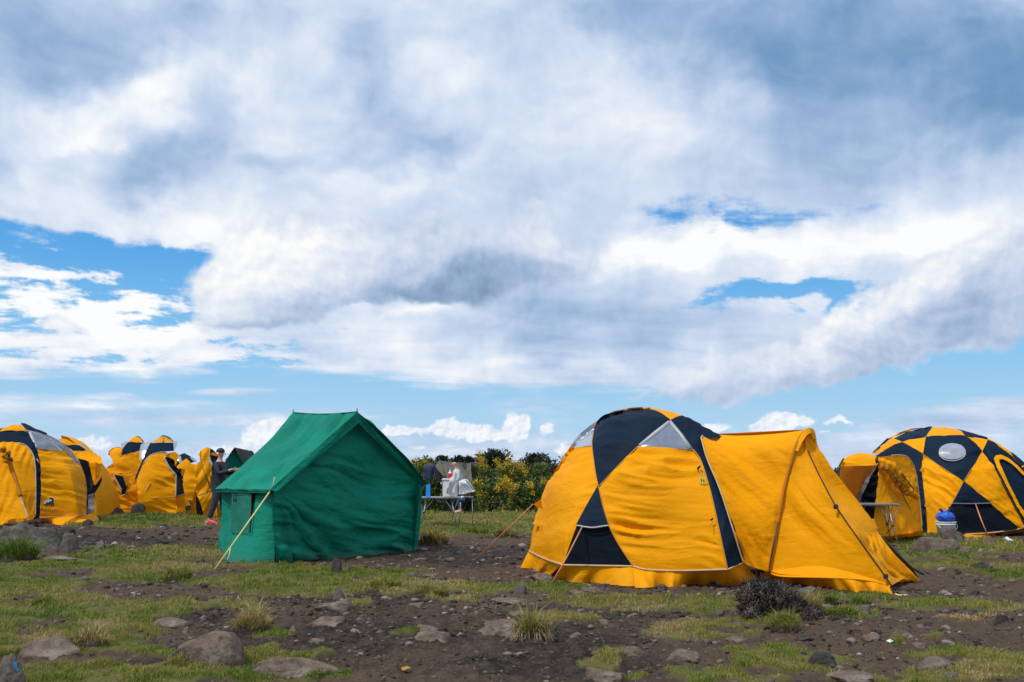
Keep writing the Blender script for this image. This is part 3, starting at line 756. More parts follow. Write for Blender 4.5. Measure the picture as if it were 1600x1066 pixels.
link('arch_pole', tube_me('arch_pole', [ats(1215.5, 816, 12.17), ats(1208, 855, 12.14), ats(1200.6, 896, 12.12)], .011, M['alu_dark'], 6), T1)
# front door: near half, up to the zip
zipl = [(1256, 680, 12.36), (1262, 704, 12.28), (1283, 748, 12.05), (1307, 792, 11.86), (1345, 847, 11.62), (1378, 893, 11.50), (1393, 915, 11.46)]
near = [(1255, 677, 12.38), (1247, 689, 12.34), (1241, 704, 12.31), (1226, 759, 12.25), (1215.5, 816, 12.21), (1200.6, 895, 12.16)]
low = [(1200.6, 895, 12.16), (1222, 901, 12.0), (1290, 903, 11.75), (1345, 906, 11.58), (1393, 915, 11.46)]
def door_surface(edgeA, edgeB, **kw):
    return loft_me('door_panel', P3s(cr(edgeA, 4)), P3s(cr(edgeB, 4)), M['yellow'], **kw)
link('door_panel', door_surface(near, zipl, nu=60, nv=50, ang=30, amp=.009, k=5, seed=31, sag=.02), T1)
link('door_panel', loft_me('door_panel', P3s(cr([(1200.6, 894, 12.16), (1260, 845, 12.0), (1330, 838, 11.7), (1393, 914, 11.46)], 4)), P3s(cr(low, 4)), M['yellow'], nu=50, nv=12, ang=10, amp=.004, seed=33, sag=0), T1) if False else None
redge = [(1262, 672, 12.45), (1272, 678, 12.50), (1278, 699, 12.5), (1301, 735, 12.42), (1342, 784, 12.40), (1373, 833, 12.42), (1400, 872, 12.45), (1424, 897, 12.48)]
link('door_panel', door_surface(zipl, redge, nu=60, nv=34, ang=35, amp=.016, k=4, seed=35, sag=.05), T1)
link('zip', tube_me('zip', [ats(p[0], p[1], p[2]-.012) for p in cr(zipl[1:], 4)], .008, M['black'], 5), T1)
link('zip', tube_me('zip', [ats(1373, 833, 12.36), ats(1398, 862, 12.36), ats(1424, 887, 12.36), ats(1443, 898, 12.36)], .014, M['black'], 5), T1)
link('hood_trim', loft_me('hood_trim', P3s(cr([(1241, 704, 12.27), (1248, 686, 12.30), (1257, 672, 12.34), (1266, 668.5, 12.42), (1273, 674, 12.5), (1277, 695, 12.56)], 3)),
     P3s(cr([(1247, 705, 12.25), (1254, 690, 12.26), (1261, 680, 12.30), (1267, 677, 12.36), (1271, 681, 12.44), (1275, 697, 12.5)], 3)), M['yellow'], nu=30, nv=5, amp=.001), T1)
# hems
def hem3(top, bot, seed, mat='yellow', name='skirt', amp=.004):
    H = []
    for p in cr(bot, 4):
        a, b = ray(p[0], p[1]); d = CH/max(-b, 1e-3)
        for _ in range(4): z0 = gzs(a*d, d)-.02; d = (z0-CH)/b
        H.append((a*d, d, z0))
    return link(name, loft_me(name, P3s(cr(top, 4)), H, M[mat], nu=max(24, len(H)*2), nv=8, ang=90, amp=amp, k=5, seed=seed, pinch=False), T1)
hem3([(1198, 890, 12.16), (1222, 898, 12.02), (1290, 902, 11.76), (1345, 906, 11.60), (1391, 914, 11.47)], wavy((1180, 908), (1300, 919), 7, 3, 7) + wavy((1312, 922), (1394, 929), 6, 2, 8), 41)
link('door_panel', loft_me('door_panel', P3s(cr([(1200, 892, 12.165), (1290, 885, 11.85), (1388, 908, 11.49)], 4)), P3s(cr(low, 4)), M['yellow'], nu=40, nv=6, amp=.002), T1)
hem3([(1383, 889, 12.2), (1398, 872, 12.3), (1408, 878, 12.35), (1424, 895, 12.46)], [(1388, 903), (1404, 911), (1420, 908), (1437, 909)], 43)
link('door_flap', loft_me('door_flap', P3s(cr([(1372, 832, 12.38), (1385, 850, 12.30), (1400, 868, 12.26), (1424, 893, 12.36), (1437, 908, 12.45)], 4)), P3s(cr([(1352, 838, 12.0), (1356, 868, 11.9), (1364, 884, 11.86), (1376, 893, 11.95), (1388, 903, 12.1)], 4)), M['yellow'], nu=30, nv=18, ang=20, amp=.02, k=4, seed=45), T1)
link('door_flap', loft_me('door_flap', P3s(cr([(1373, 834, 12.45), (1398, 860, 12.5), (1424, 886, 12.5)], 4)), P3s(cr([(1385, 858, 12.6), (1410, 880, 12.6), (1437, 905, 12.55)], 4)), M['charcoal'], nu=16, nv=6, amp=.01), T1)
for (px, py, d) in ((1306, 792, 11.80), (1384, 901, 11.44)):
    link('buckle', box_me('buckle', ats(px, py, d), (.07, .03, .06), M['alu_dark'], rz=.4), T1)
link('peg', tube_me('peg', [ats(1391, 917, 11.40), ats(1396, 926, 11.32), ats(1399, 927, 11.36)], .012, M['black'], 6), T1)
link('peg_strap', tube_me('peg_strap', [ats(1393, 926, 11.36), ats(1405, 930.5, 11.30), ats(1419, 930, 11.27)], [.012, .010, .012], M['yellow_rope'], 5), T1)
# ventilation flap peeping out on the left, ties, hanging tag
link('side_flap', loft_me('side_flap', P3([(845, 780, 13.9), (848, 796, 13.9)]), P3([(834, 788, 13.7), (835, 789, 13.7)]), M['yellow'], nu=6, nv=5, amp=.0), T1)
lt = D1.hit(np.array([(1092., 733.), (1097., 748.), (1112., 812.), (1111., 820.)]))
lt = lt + (np.array([0, 0, CH])-lt)/np.linalg.norm(lt, axis=1, keepdims=True)*.075
link('toggle', tube_me('toggle', [lt[0]+np.array([-.02, 0, .0]), lt[0]+np.array([.02, 0, .04])], .014, M['black'], 6), T1)
link('toggle_cord', tube_me('toggle_cord', [lt[0], lt[0]+np.array([.02, -.01, -.05]), lt[1]+np.array([0, 0, .03])], .007, M['orange_rope'], 5), T1)
link('toggle', tube_me('toggle', [lt[2]+np.array([-.015, 0, -.01]), lt[2]+np.array([.02, 0, .015])], .013, M['black'], 6), T1)
link('toggle_cord', tube_me('toggle_cord', [lt[2], lt[3]+np.array([-.01, -.01, -.02])], .006, M['orange_rope'], 5), T1)
M['tag'] = solid('yellow_tag', (.78, .62, .05), .4)
tg = box_me('tag', (0, 0, 0), (.085, .006, .085), M['tag'], bev=.002); tg.transform(Matrix.Translation(lt[1]+np.array([0, -.02, -.02])) @ Matrix.Rotation(R(22), 4, 'Y'))
tgo = link('tag', tg, T1); tgo['label'] = 'small square yellow tag hanging from an orange cord'
for (ox, oz) in ((-.014, 0), (.016, -.004)):
    link('tag_mark', box_me('tag_mark', lt[1]+np.array([ox, -.026, -.02+oz]), (.010, .003, .034), M['black'], bev=0), tgo)
# guy ropes
def rope(name, pts, r, mat, label=None, cat=None, parent=None, wob=0.0, group=None):
    me = tube_me(name, pts, r, M[mat], 5)
    if parent is not None: return link(name, me, parent)
    o = link(name, me, None, tuple(pts[-1])); tag(o, label, cat, group); return o
hp = D1.hit(np.array([(909., 823.)]))[0]+np.array([0, -.07, 0])
rope('guy_rope', [hp, at(885, 872, 12.05), at(860, 915, 12.02)], .009, 'orange_rope', parent=T1)
rope('guy_rope', [at(833, 788, 13.68), at(783, 836, 14.0), at(735, 881, 14.72)], .007, 'orange_rope', parent=T1)
# ------------------------------------------------------------------ green ridge tent
TG = thing('ridge_tent', 'dark green canvas ridge tent with steep roof, left of centre', 'tent', (-3.4, 16.6, 0))
def g3(px, py, d): return at(px, py, d)
RB, RA = g3(558, 644, 15.9), g3(458, 645, 18.5)          # ridge, front and back
EC, ED = g3(421, 766, 14.65), g3(333, 765, 17.35)        # left eave, front and back
ER, ERb = g3(669, 757, 17.25), Vector((-3.1, 19.9, 1.15)) # right eave
# left roof slope with two soft folds down the cloth
def roof(A0, A1, B0, B1, seed, sag=.06, n=46, m=60, ang=90):
    a = [A0.lerp(A1, i/20)-Vector((0, 0, .035*math.sin(math.pi*i/20))) for i in range(21)]
    b = [B0.lerp(B1, i/20)+Vector((0, 0, .015*math.sin(math.pi*i/10))) for i in range(21)]
    return loft_me('roof', a, b, M['green'], nu=n+20, nv=m, ang=ang, amp=.034, k=2.2, sag=sag, seed=seed)
rf = link('roof', roof(RA, RB, ED, EC, 3, .07, ang=96), TG)
rf2 = link('roof', roof(RA, RB, ERb, ER, 6, .07), TG)
seamp = [RA.lerp(RB, i/12)-Vector((0, 0, .035*math.sin(math.pi*i/12)))+Vector((0, 0, .004)) for i in range(13)]
link('ridge_seam', tube_me('ridge_seam', seamp, .012, M['green_dk'], 6), TG)
for p in (RA, RB): link('pole_tip', tube_me('pole_tip', [p, p+Vector((0, 0, .07))], [.012, .005], M['alu_dark'], 6), TG)
# gable walls
wt = g3(562, 659, 16.0)
GL, GR = g3(428, 768, 14.95), g3(657, 757, 17.0)         # wall heads
BL, BR = Vector((-3.62, 14.85, 0)), Vector((-1.73, 17.25, 0))
def hemz(p, dz=-.02): return Vector((p[0], p[1], gz(p[0], p[1])+dz))
def gable():
    poly_ = [tuple(p) for p in cr([(428, 767), (495, 712), (562, 659)], 6)] + [tuple(p) for p in cr([(562, 659), (612, 708), (657.5, 757)], 6)] + \
            [tuple(p) for p in cr([(657.5, 757), (656, 800), (652, 858)], 6)] + [tuple(p) for p in cr([(652, 858), (630, 866), (598, 867), (572, 872), (541, 878), (505, 874), (480, 876), (450, 880), (432, 878)], 5)] + \
            [tuple(p) for p in cr([(432, 878), (428, 840), (426, 800), (428, 767)], 6)]
    n = (BR-BL).cross(Vector((0, 0, 1))).normalized()
    def surf(P):
        a, b = rays(P)
        # vertical plane through the gable, leaning and bulging a little with the wind
        t = (BL.x*n.x+BL.y*n.y)/(a*n.x+n.y)
        V = np.stack([a*t, t, CH+b*t], 1)
        u = ((V[:, 0]-BL.x)*(BR-BL).x+(V[:, 1]-BL.y)*(BR-BL).y)/(BR-BL).length_squared
        z = np.clip(V[:, 2]/1.2, 0, 2)
        bul = .13*np.exp(-((u-.82)/.22)**2)*np.exp(-((V[:, 2]-.75)/.5)**2) - .05*np.exp(-((u-.45)/.2)**2)
        r = np.hypot(u-0.02, (V[:, 2]-1.12)/3.1); th = np.arctan2(V[:, 2]-1.12, (u-0.0)*3.1)
        fan = .030*np.sin(th*22+perlin(r*6, th*3, 4)*2.2)*np.exp(-((r-.34)/.36)**2)*sstep(-th, .05, .5)*sstep(u, -.02, .1)
        foot = .05*perlin(u*14, V[:, 2]*2, 9)*np.clip(1-V[:, 2]/.35, 0, 1)
        dl = bul+fan+foot
        V = V + np.stack([np.full(len(P), n.x), np.full(len(P), n.y), np.zeros(len(P))], 1)*np.sign(-n.y)*dl[:, None]
        return V
    return panel('end_wall', poly_, surf, M['green'], TG, step=2.6, ang=-14, amp=.022, k=4.2, seed=14)
gable()
# side wall (left) and its rolled-down window flap
def hemline(P, Q, n=14, out=.06, seed=1):
    r = random.Random(seed); L = []
    d = (Q-P); nn = Vector((-d.y, d.x, 0)).normalized()
    if nn.y > 0 and abs(nn.y) > abs(nn.x): nn = -nn
    if nn.x > 0: nn = -nn
    for i in range(n+1):
        p = P.lerp(Q, i/n)+nn*r.uniform(-.2, 1)*out; L.append(hemz(p))
    return L
SB = Vector((-5.15, 17.45, 0))
SH = g3(347, 768, 17.3)
sw = loft_me('side_wall', [SH.lerp(GL, i/14) for i in range(15)], [hemz(Vector((-5.18, 17.25, 0))), hemz(Vector((-4.98, 16.8, 0))), hemz(Vector((-4.66, 15.8, 0))), hemz(Vector((-4.34, 15.0, 0))), hemz(Vector((-3.97, 14.86, 0))), hemz(Vector((-3.60, 14.87, 0)))], M['green'], nu=50, nv=44, ang=70, amp=.022, k=3.5, sag=.02, seed=9)
link('side_wall', sw, TG)
link('end_wall', loft_me('end_wall', [g3(347, 768, 17.3), Vector((-4.2, 18.5, 2.4)), Vector((-3.2, 19.6, 1.15))], [hemz(Vector((-5.1, 17.4, 0))), hemz(Vector((-4.2, 18.6, 0))), hemz(Vector((-3.25, 19.7, 0)))], M['green'], nu=24, nv=14, seed=3), TG)
link('side_wall', loft_me('side_wall', [GR, Vector((-3.2, 19.6, 1.15))], [hemz(BR), hemz(Vector((-3.25, 19.7, 0)))], M['green'], nu=20, nv=14, seed=4), TG)
dirw = (GL-SH).normalized(); outw = Vector((dirw.y, -dirw.x, 0)).normalized()
if outw.x > 0: outw = -outw
def sidept(px, py, lift=.03):
    a, b = ray(px, py); n = outw; c = SH.x*n.x+SH.y*n.y+lift; t = c/(a*n.x+n.y)
    return Vector((a*t, t, CH+b*t))
wf = loft_me('window_flap', [sidept(362, 771, .09), sidept(377, 771, .10), sidept(393, 771, .09)], [sidept(361, 832, .22), sidept(377, 834, .25), sidept(390, 833, .22)], M['green_dk'], nu=16, nv=20, ang=80, amp=.01, seed=5)
wfo = link('window_flap', wf, TG)
link('flap_edge', tube_me('flap_edge', [sidept(393, 772, .11), sidept(392, 800, .18), sidept(390.5, 832, .24)], .012, M['black'], 5), wfo)
link('flap_edge', tube_me('flap_edge', [sidept(390, 833, .24), sidept(377, 834, .27), sidept(361, 832, .24)], .006, M['green_dk'], 5), wfo)
for k in (366, 369): link('window_tie', tube_me('window_tie', [sidept(k, 769, .12), sidept(k-1.5, 776, .15), sidept(k-1, 783, .17)], .012, M['black'], 5), wfo)
# valance along the left eave and the gable trim
val = loft_me('valance', [ED.lerp(EC, i/10)+Vector((0, 0, .01)) for i in range(11)], [ED.lerp(EC, i/10)+Vector((0.02, 0.02, -.045)) for i in range(11)], M['green'], nu=40, nv=5, amp=.006)
link('valance', val, TG)
link('roof_edge', tube_me('roof_edge', [ED.lerp(EC, i/10)+Vector((0, 0, -.04)) for i in range(11)], .007, M['green_dk'], 5), TG)
up = Vector((0, 0, 1))
link('gable_trim', loft_me('gable_trim', [RB+Vector((0, -.01, -.0)), EC+Vector((0, -.01, 0))], [RB+Vector((.05, .03, -.16)), EC+Vector((.10, .06, -.02))], M['green'], nu=40, nv=6, amp=.008), TG)
link('gable_trim', loft_me('gable_trim', [RB+Vector((0, -.01, 0)), ER+Vector((0, -.01, 0))], [RB+Vector((.02, .03, -.17)), ER+Vector((-.13, .03, -.03))], M['green'], nu=40, nv=6, amp=.008), TG)
link('corner_rope', tube_me('corner_rope', [g3(421, 768, 14.6), g3(427, 757, 14.55), g3(429, 745, 14.55)], .006, M['yellow_rope'], 5), TG)
rope('guy_rope', [g3(421, 769, 14.6), g3(378, 830, 14.1), g3(336, 889, 13.72)], .011, 'yellow_rope', parent=TG)
rope('guy_rope', [g3(360, 856, 13.9), g3(358, 868, 13.85), g3(355, 875, 13.8)], .006, 'yellow_rope', parent=TG)
rope('guy_rope', [g3(334, 766, 17.3), g3(322, 770, 17.6), g3(312, 774, 17.9), g3(240, 800, 20.4)], .010, 'black', parent=TG) if False else rope('guy_rope', [g3(334, 766, 17.3), g3(322, 770, 17.9), g3(311, 774.5, 18.6)], .010, 'black', parent=TG)
rope('guy_rope', [g3(321, 770, 17.9), g3(320, 777, 17.9), g3(321, 782, 17.9)], .006, 'yellow_rope', parent=TG)

# hem band and pegs of the green tent
for (px, py) in ((366, 880), (432, 881), (541, 880), (652, 861), (335, 892)):
    a_, b_ = ray(px, py); d_ = CH/-b_; zz_ = gz(a_*d_, d_)
    link('peg', tube_me('peg', [(a_*d_, d_, zz_-.02), (a_*d_-.02, d_-.02, zz_+.07), (a_*d_+.01, d_-.02, zz_+.08)], .009, M['alu_dark'], 6), TG)
# ------------------------------------------------------------------ checkered dome with hooded porch (right)
def mk(ox, oy, k): return lambda *pts: [(ox+x/k, oy+y/k) for x, y in pts]
c6 = mk(1290, 650, 4.635); c8 = mk(0, 660, 5.925); c7 = mk(130, 660, 5.922); c2 = mk(310, 620, 3.676)
T2 = thing('dome_tent', 'yellow and navy checkered dome tent with round window, farthest right', 'tent', (10.3, 22.7, 0), 'yellow and navy dome tents')
D2 = Dome(10.44, 23.0, [(2.43, 0), (2.40, .5), (2.3, .92), (2.17, 1.3), (1.85, 1.72), (1.4, 2.02), (1.0, 2.15), (.5, 2.24), (0, 2.28)], 0, corner=20, n=8, hexz=(.3, 1.8))
def pn(pts, mat, T, D, name='fly_panel', smooth=False, **kw):
    if smooth: pts = [tuple(p) for p in cr(list(pts)+[pts[0]], 3)]
    kw.setdefault('step', 2.4); kw.setdefault('amp', .012)
    return panel(name, pts, D, M[mat], T, **kw)
pn(c6((775, 78), (725, 150), (860, 144), (1015, 148), (985, 112), (940, 92), (860, 78)), 'yellow', T2, D2)
pn(c6((725, 150), (860, 144), (1015, 148), (1135, 258), (1000, 475), (850, 375), (705, 275)), 'navy', T2, D2, ang=10)
pn(c6((775, 78), (725, 150), (640, 168), (555, 188), (485, 160), (560, 128), (650, 100), (720, 84)), 'navy', T2, D2)
pn(c6((690, 83), (640, 100), (560, 126), (485, 160), (460, 160), (540, 118), (620, 92)), 'yellow', T2, D2, amp=.002)
pn(c6((725, 150), (705, 275), (630, 230), (555, 188), (640, 168)), 'yellow', T2, D2)
pn(c6((485, 160), (555, 188), (450, 235), (375, 275), (335, 275), (380, 235), (430, 200)), 'yellow', T2, D2)
pn(c6((485, 160), (445, 162), (400, 205), (335, 272), (375, 250), (430, 200)), 'navy', T2, D2, amp=.003)
pn(c6((555, 192), (630, 230), (705, 275), (700, 360), (702, 440), (715, 560), (728, 680), (735, 830), (700, 845), (670, 780), (600, 500), (500, 330), (400, 300), (355, 290), (450, 238)), 'navy', T2, D2)
pn(c6((705, 278), (850, 378), (1000, 477), (915, 632), (870, 700), (845, 850), (735, 850), (728, 680), (715, 560), (702, 440), (700, 360)), 'yellow', T2, D2, ang=-30, amp=.016)
pn(c6((1000, 477), (1100, 560), (1195, 632), (1055, 636), (915, 635)), 'navy', T2, D2, 'window_hood', lift=.04)
pn(c6((915, 632), (1055, 634), (1195, 630), (1300, 730), (1400, 818), (1200, 845), (1010, 856), (845, 856), (870, 700)), 'mesh', T2, D2, 'window_mesh', ang=-40)
pn(c6((1135, 262), (1180, 325), (1230, 400), (1300, 520), (1350, 620), (1380, 690), (1437, 800), (1400, 818), (1300, 730), (1195, 632), (1100, 560), (1000, 477)), 'yellow', T2, D2, ang=-35, amp=.015)
pn(c6((1015, 148), (1095, 158), (1175, 172), (1135, 258)), 'yellow', T2, D2)
pn(c6((940, 90), (985, 112), (1015, 148), (1095, 158), (1175, 172), (1172, 155), (1110, 138), (1020, 112)), 'navy', T2, D2, amp=.004)
pn(c6((1175, 172), (1135, 258), (1180, 325), (1230, 400), (1300, 520), (1350, 620), (1380, 690), (1437, 800), (1540, 900), (1640, 880), (1560, 560), (1500, 450), (1437, 400), (1350, 290), (1260, 225)), 'navy', T2, D2, ang=-50, amp=.016)
pn(c6((1172, 158), (1175, 172), (1260, 225), (1350, 290), (1437, 400), (1500, 470), (1470, 380), (1400, 310), (1340, 262), (1260, 205)), 'yellow', T2, D2, amp=.004)
pn(c6((1338, 262), (1350, 290), (1437, 400), (1500, 450), (1470, 370), (1400, 310)), 'navy', T2, D2, amp=.003, lift=.02)
pn(c6((1212, 318), (1225, 296), (1262, 290), (1320, 318), (1420, 408), (1480, 470), (1460, 470), (1410, 425), (1330, 350), (1275, 322), (1250, 325), (1252, 350), (1320, 500), (1400, 655), (1437, 700), (1430, 720), (1380, 665), (1300, 510), (1235, 385)), 'yellow', T2, D2, 'door_trim', lift=.05, amp=.002)
seam('zip', cr(c6((1240, 395), (1300, 520), (1345, 600), (1390, 690), (1437, 770)), 3), D2, M['black'], T2, r=.018, lift=.06)
pn(c6((1378, 655), (1402, 660), (1440, 720), (1440, 760), (1400, 700)), 'yellow', T2, D2, 'door_trim', lift=.07, amp=.0)
for ks in (((705, 278), (850, 378), (1000, 477)), ((1000, 477), (1100, 560), (1195, 632), (1300, 730), (1400, 818)), ((1135, 258), (1000, 475)), ((1000, 477), (915, 632), (870, 700)), ((725, 150), (860, 144), (1015, 148)), ((725, 150), (705, 275))):
    seam('piping', cr(c6(*ks), 3), D2, M['piping_y'], T2, r=.009)
seam('hood_edge', cr(c6((915, 634), (1055, 636), (1195, 632)), 3), D2, M['grey_cloth'], T2, r=.014, lift=.05)
seam('piping', cr(c6((1010, 857), (1200, 846), (1400, 819), (1437, 800)), 3), D2, M['piping'], T2, r=.016)
wc = [(1488+20.5*math.cos(w), 708+12.3*math.sin(w)) for w in np.linspace(0, 2*math.pi, 30)[:-1]]
panel('round_window', wc, D2, M['window_pale'], T2, step=2.5, amp=.001, lift=.055)
seam('window_rim', wc+[wc[0]], D2, M['clearedge'], T2, r=.012, lift=.055)
skirt(D2, [(1480, 834), (1508, 835), (1549, 833), (1592, 827), (1600, 824)], [(1480, 838), (1508, 840), (1549, 838), (1592, 833), (1608, 830)], T2, seed=3)
for (a0, a1, mt) in ((62, 120, 'navy'), (120, 180, 'yellow'), (180, 240, 'navy'), (240, 300, 'yellow')): D2.shell('fly_panel', a0, a1, M[mt], T2, inset=.25 if a0 < 100 else .1)
rope('guy_rope', [D2.hit(np.array([(1522., 787.)]))[0]+np.array([0, -.06, 0]), at(1533, 812, 19.9), at(1544.5, 840, 19.9)], .013, 'orange_rope', parent=T2)
# porch: arched hood over an open doorway, door rolled up on its right
hd = 18.9
A_h = [(1311.6, 728, 18.6), (1314, 720, 18.6), (1333, 710, 18.75), (1348, 708, 18.9), (1363, 710.5, 19.0), (1371, 717, 19.1)]
B_h = [(1312, 728.5, 18.5), (1330, 728.2, 18.5), (1346, 728, 18.55), (1360, 727, 18.6), (1369, 726.5, 18.7), (1372, 722, 18.9)]
link('porch_hood', loft_me('porch_hood', P3(cr(A_h, 3)), P3(cr(B_h, 3)), M['yellow'], nu=30, nv=12, ang=20, amp=.012, seed=3, sag=-.03), T2)
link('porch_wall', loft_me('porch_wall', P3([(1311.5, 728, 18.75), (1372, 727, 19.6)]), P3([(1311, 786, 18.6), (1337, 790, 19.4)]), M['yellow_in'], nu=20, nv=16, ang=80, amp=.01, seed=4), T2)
link('porch_pole', tube_me('porch_pole', P3([(1318, 717, 18.5), (1312, 728, 18.45), (1310, 745, 18.4), (1310, 770, 18.4)]), .018, M['black'], 5), T2)
pn(c6((383, 345), (392, 360), (385, 450), (372, 560), (362, 640), (350, 745), (330, 745), (280, 680), (225, 620), (260, 560), (310, 470), (345, 395)), 'mesh', T2, lambda P: np.array([at(p[0], p[1], 19.3) for p in P]), 'doorway_mesh_shade', amp=.02)  # dark sheet: interior shade of the open doorway, painted
pn(c6((212, 620), (222, 580), (285, 470), (335, 400), (372, 360), (340, 420), (300, 500), (262, 575), (250, 640)), 'grey_cloth', T2, lambda P: np.array([at(p[0], p[1], 19.25) for p in P]), 'doorway_edge', amp=.01)
pc = lambda P: np.array([at(p[0], p[1], 18.55+(p[0]-1370)*.014+(p[1]-725)*-.003) for p in P])
pn(c6((388, 345), (420, 350), (470, 395), (520, 500), (600, 660), (695, 832), (640, 850), (550, 858), (480, 868), (400, 870), (350, 745), (362, 640), (372, 560), (385, 450)), 'yellow', T2, pc, 'porch_front', ang=80, amp=.010)
skirt(None, [(1350, 812, 18.4), (1385, 836, 18.5), (1410, 835, 18.7), (1440, 830, 18.9)], [(1350, 838), (1385, 842), (1410, 841), (1442, 837)], T2, seed=6)
pn(c6((362, 296), (400, 297), (480, 285), (545, 284), (600, 305), (640, 370), (660, 470), (680, 620), (697, 760), (706, 836), (690, 830), (600, 660), (520, 500), (470, 395), (420, 350), (372, 325)), 'yellow', T2, lambda P: np.array([at(p[0], p[1], 19.3+(p[0]-1400)*.012) for p in P]), 'porch_wall', ang=70, amp=.014)
seam('arch_piping', cr(c6((480, 285), (545, 284), (600, 303), (642, 370), (662, 470), (682, 620), (700, 800)), 3), lambda P: np.array([at(p[0], p[1], 19.25+(p[0]-1400)*.012) for p in P]), M['piping'], T2, r=.012)
seam('zip', cr(c6((372, 320), (420, 350), (470, 400), (520, 500), (600, 660), (680, 815)), 3), lambda P: np.array([at(p[0], p[1], 18.55+(p[0]-1370)*.014) for p in P]), M['alu_dark'], T2, r=.016)
rr = random.Random(4)
roll = cr([(1370, 719, 18.5), (1384, 724, 18.5), (1397, 734, 18.6), (1406, 750, 18.7), (1414, 756, 18.75), (1424, 770, 18.8), (1434, 777, 18.9)], 2)
rl = thing  # rolled door: a lumpy roll with toggles
link('rolled_door', tube_me('rolled_door', [at(p[0]+rr.uniform(-1.2, 1.2), p[1]+rr.uniform(-1.2, 1.2), p[2]) for p in roll], [.05+.055*math.sin(math.pi*i/len(roll))*rr.uniform(.5, 1.3) for i in range(len(roll))], M['yellow'], 8), T2)
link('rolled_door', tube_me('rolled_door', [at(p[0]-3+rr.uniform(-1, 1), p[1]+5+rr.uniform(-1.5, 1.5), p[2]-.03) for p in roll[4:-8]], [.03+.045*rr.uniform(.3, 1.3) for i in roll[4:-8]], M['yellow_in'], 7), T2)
link('roll_tie', tube_me('roll_tie', [at(1371, 715, 18.42), at(1369, 719, 18.4), at(1371, 724, 18.42)], .022, M['black'], 6), T2)
for px, py in ((1405, 756), (1398, 750)): link('roll_tie', tube_me('roll_tie', [at(px, py-5, 18.5), at(px+4, py, 18.46), at(px+2, py+5, 18.5)], .014, M['black'], 5), T2)
seam('zip', cr([(1384, 724), (1400, 736), (1412, 752), (1424, 768)], 3), lambda P: np.array([at(p[0]+4, p[1]-3, 18.6) for p in P]), M['black'], T2, r=.012)
for (px, py) in ((1440, 734), (1447, 789)):
    link('vent_tab', loft_me('vent_tab', [at(px, py-4, 20.4), at(px+4, py-3, 20.4)], [at(px-3, py+2, 20.3), at(px+5, py+4, 20.4)], M['yellow'], nu=4, nv=4, amp=0), T2)

# ------------------------------------------------------------------ row of dome tents on the left
def dome_like(px, d, z0, k=1.0, kh=1.0, corner=0):
    cx = (px-800)/FPX*d
    return Dome(cx, d, [(z*kh, r*k) for z, r in PROF], z0, corner=corner), (cx, d, z0)
G = 'yellow and navy dome tents'
D3, l3 = dome_like(20, 22.8, .2, corner=12)
T3 = thing('dome_tent', 'yellow and navy dome tent with black bull emblem, leftmost in the row', 'tent', l3, G)
pn(c8((-130, 140), (-60, 100), (0, 73), (70, 42), (130, 24), (188, 16), (225, 50), (252, 86), (150, 80), (0, 83), (-120, 150)), 'yellow', T3, D3)
pn(c8((-130, 150), (0, 84), (150, 81), (252, 87), (270, 95), (302, 160), (332, 240), (352, 300), (368, 380), (380, 470), (382, 600), (372, 760), (360, 874), (330, 864), (332, 700), (331, 500), (326, 400), (313, 320), (291, 270), (256, 226), (216, 201), (170, 188), (80, 184), (0, 189), (-140, 230)), 'navy', T3, D3)
pn(c8((-140, 232), (0, 190), (80, 185), (170, 189), (216, 202), (255, 227), (290, 271), (312, 321), (325, 400), (330, 500), (331, 700), (329, 866), (300, 900), (200, 920), (-150, 950)), 'yellow', T3, D3, ang=80, amp=.014)
pn(c8((270, 92), (300, 90), (430, 145), (530, 200), (603, 260), (470, 256), (342, 246), (320, 200), (300, 150)), 'window', T3, D3, 'window', amp=.004)
seam('window_edge', cr(c8((272, 95), (300, 150), (338, 242)), 3), D3, M['clearedge'], T3, r=.035, lift=.0)
seam('window_edge', cr(c8((285, 90), (430, 145), (530, 200), (600, 258)), 3), D3, M['clearedge'], T3, r=.022, lift=.0)
pn(c8((188, 14), (232, 20), (320, 70), (430, 110), (540, 163), (640, 238), (702, 320), (748, 400), (778, 458), (740, 432), (690, 372), (605, 262), (530, 200), (430, 143), (300, 88), (252, 86), (225, 50)), 'grey_cloth', T3, D3, amp=.003)
pn(c8((188, 12), (232, 17), (320, 64), (430, 105), (430, 118), (320, 82), (240, 60), (225, 50)), 'navy', T3, D3, amp=.002, lift=.02)
pn(c8((342, 247), (470, 257), (605, 262), (690, 372), (772, 455), (796, 540), (804, 650), (802, 856), (600, 870), (366, 884), (372, 760), (382, 600), (380, 470), (368, 380), (352, 300)), 'yellow', T3, D3, ang=-10, amp=.017, seed=7)
seam('piping', cr(c8((366, 884), (600, 870), (802, 856), (868, 832)), 3), D3, M['piping'], T3, r=.013)
seam('piping', cr(c8((772, 455), (796, 540), (804, 650), (802, 856)), 3), D3, M['clearedge'], T3, r=.012)
seam('piping', cr(c8((170, 188), (216, 201), (256, 226), (291, 270), (313, 320), (326, 400), (331, 500), (332, 700), (330, 864)), 3), D3, M['clearedge'], T3, r=.012)
skirt(D3, c8((366, 885), (600, 871), (802, 857)), c8((440, 935), (480, 940), (545, 952), (640, 946), (700, 940), (800, 945)), T3, dz=.2, seed=4)
skirt(D3, c8((802, 857), (835, 843), (868, 832)), c8((800, 940), (850, 925), (928, 915)), T3, dz=.2, seed=5)
fr = lambda P: np.array([at(p[0], p[1], 20.3-.004*(p[1]-700)) for p in P])
pn(c8((-150, 300), (-60, 256), (0, 256), (30, 260), (62, 292), (125, 480), (190, 682), (262, 884), (120, 892), (60, 905), (20, 948), (-150, 950)), 'yellow', T3, fr, 'porch_front', ang=75, amp=.012)
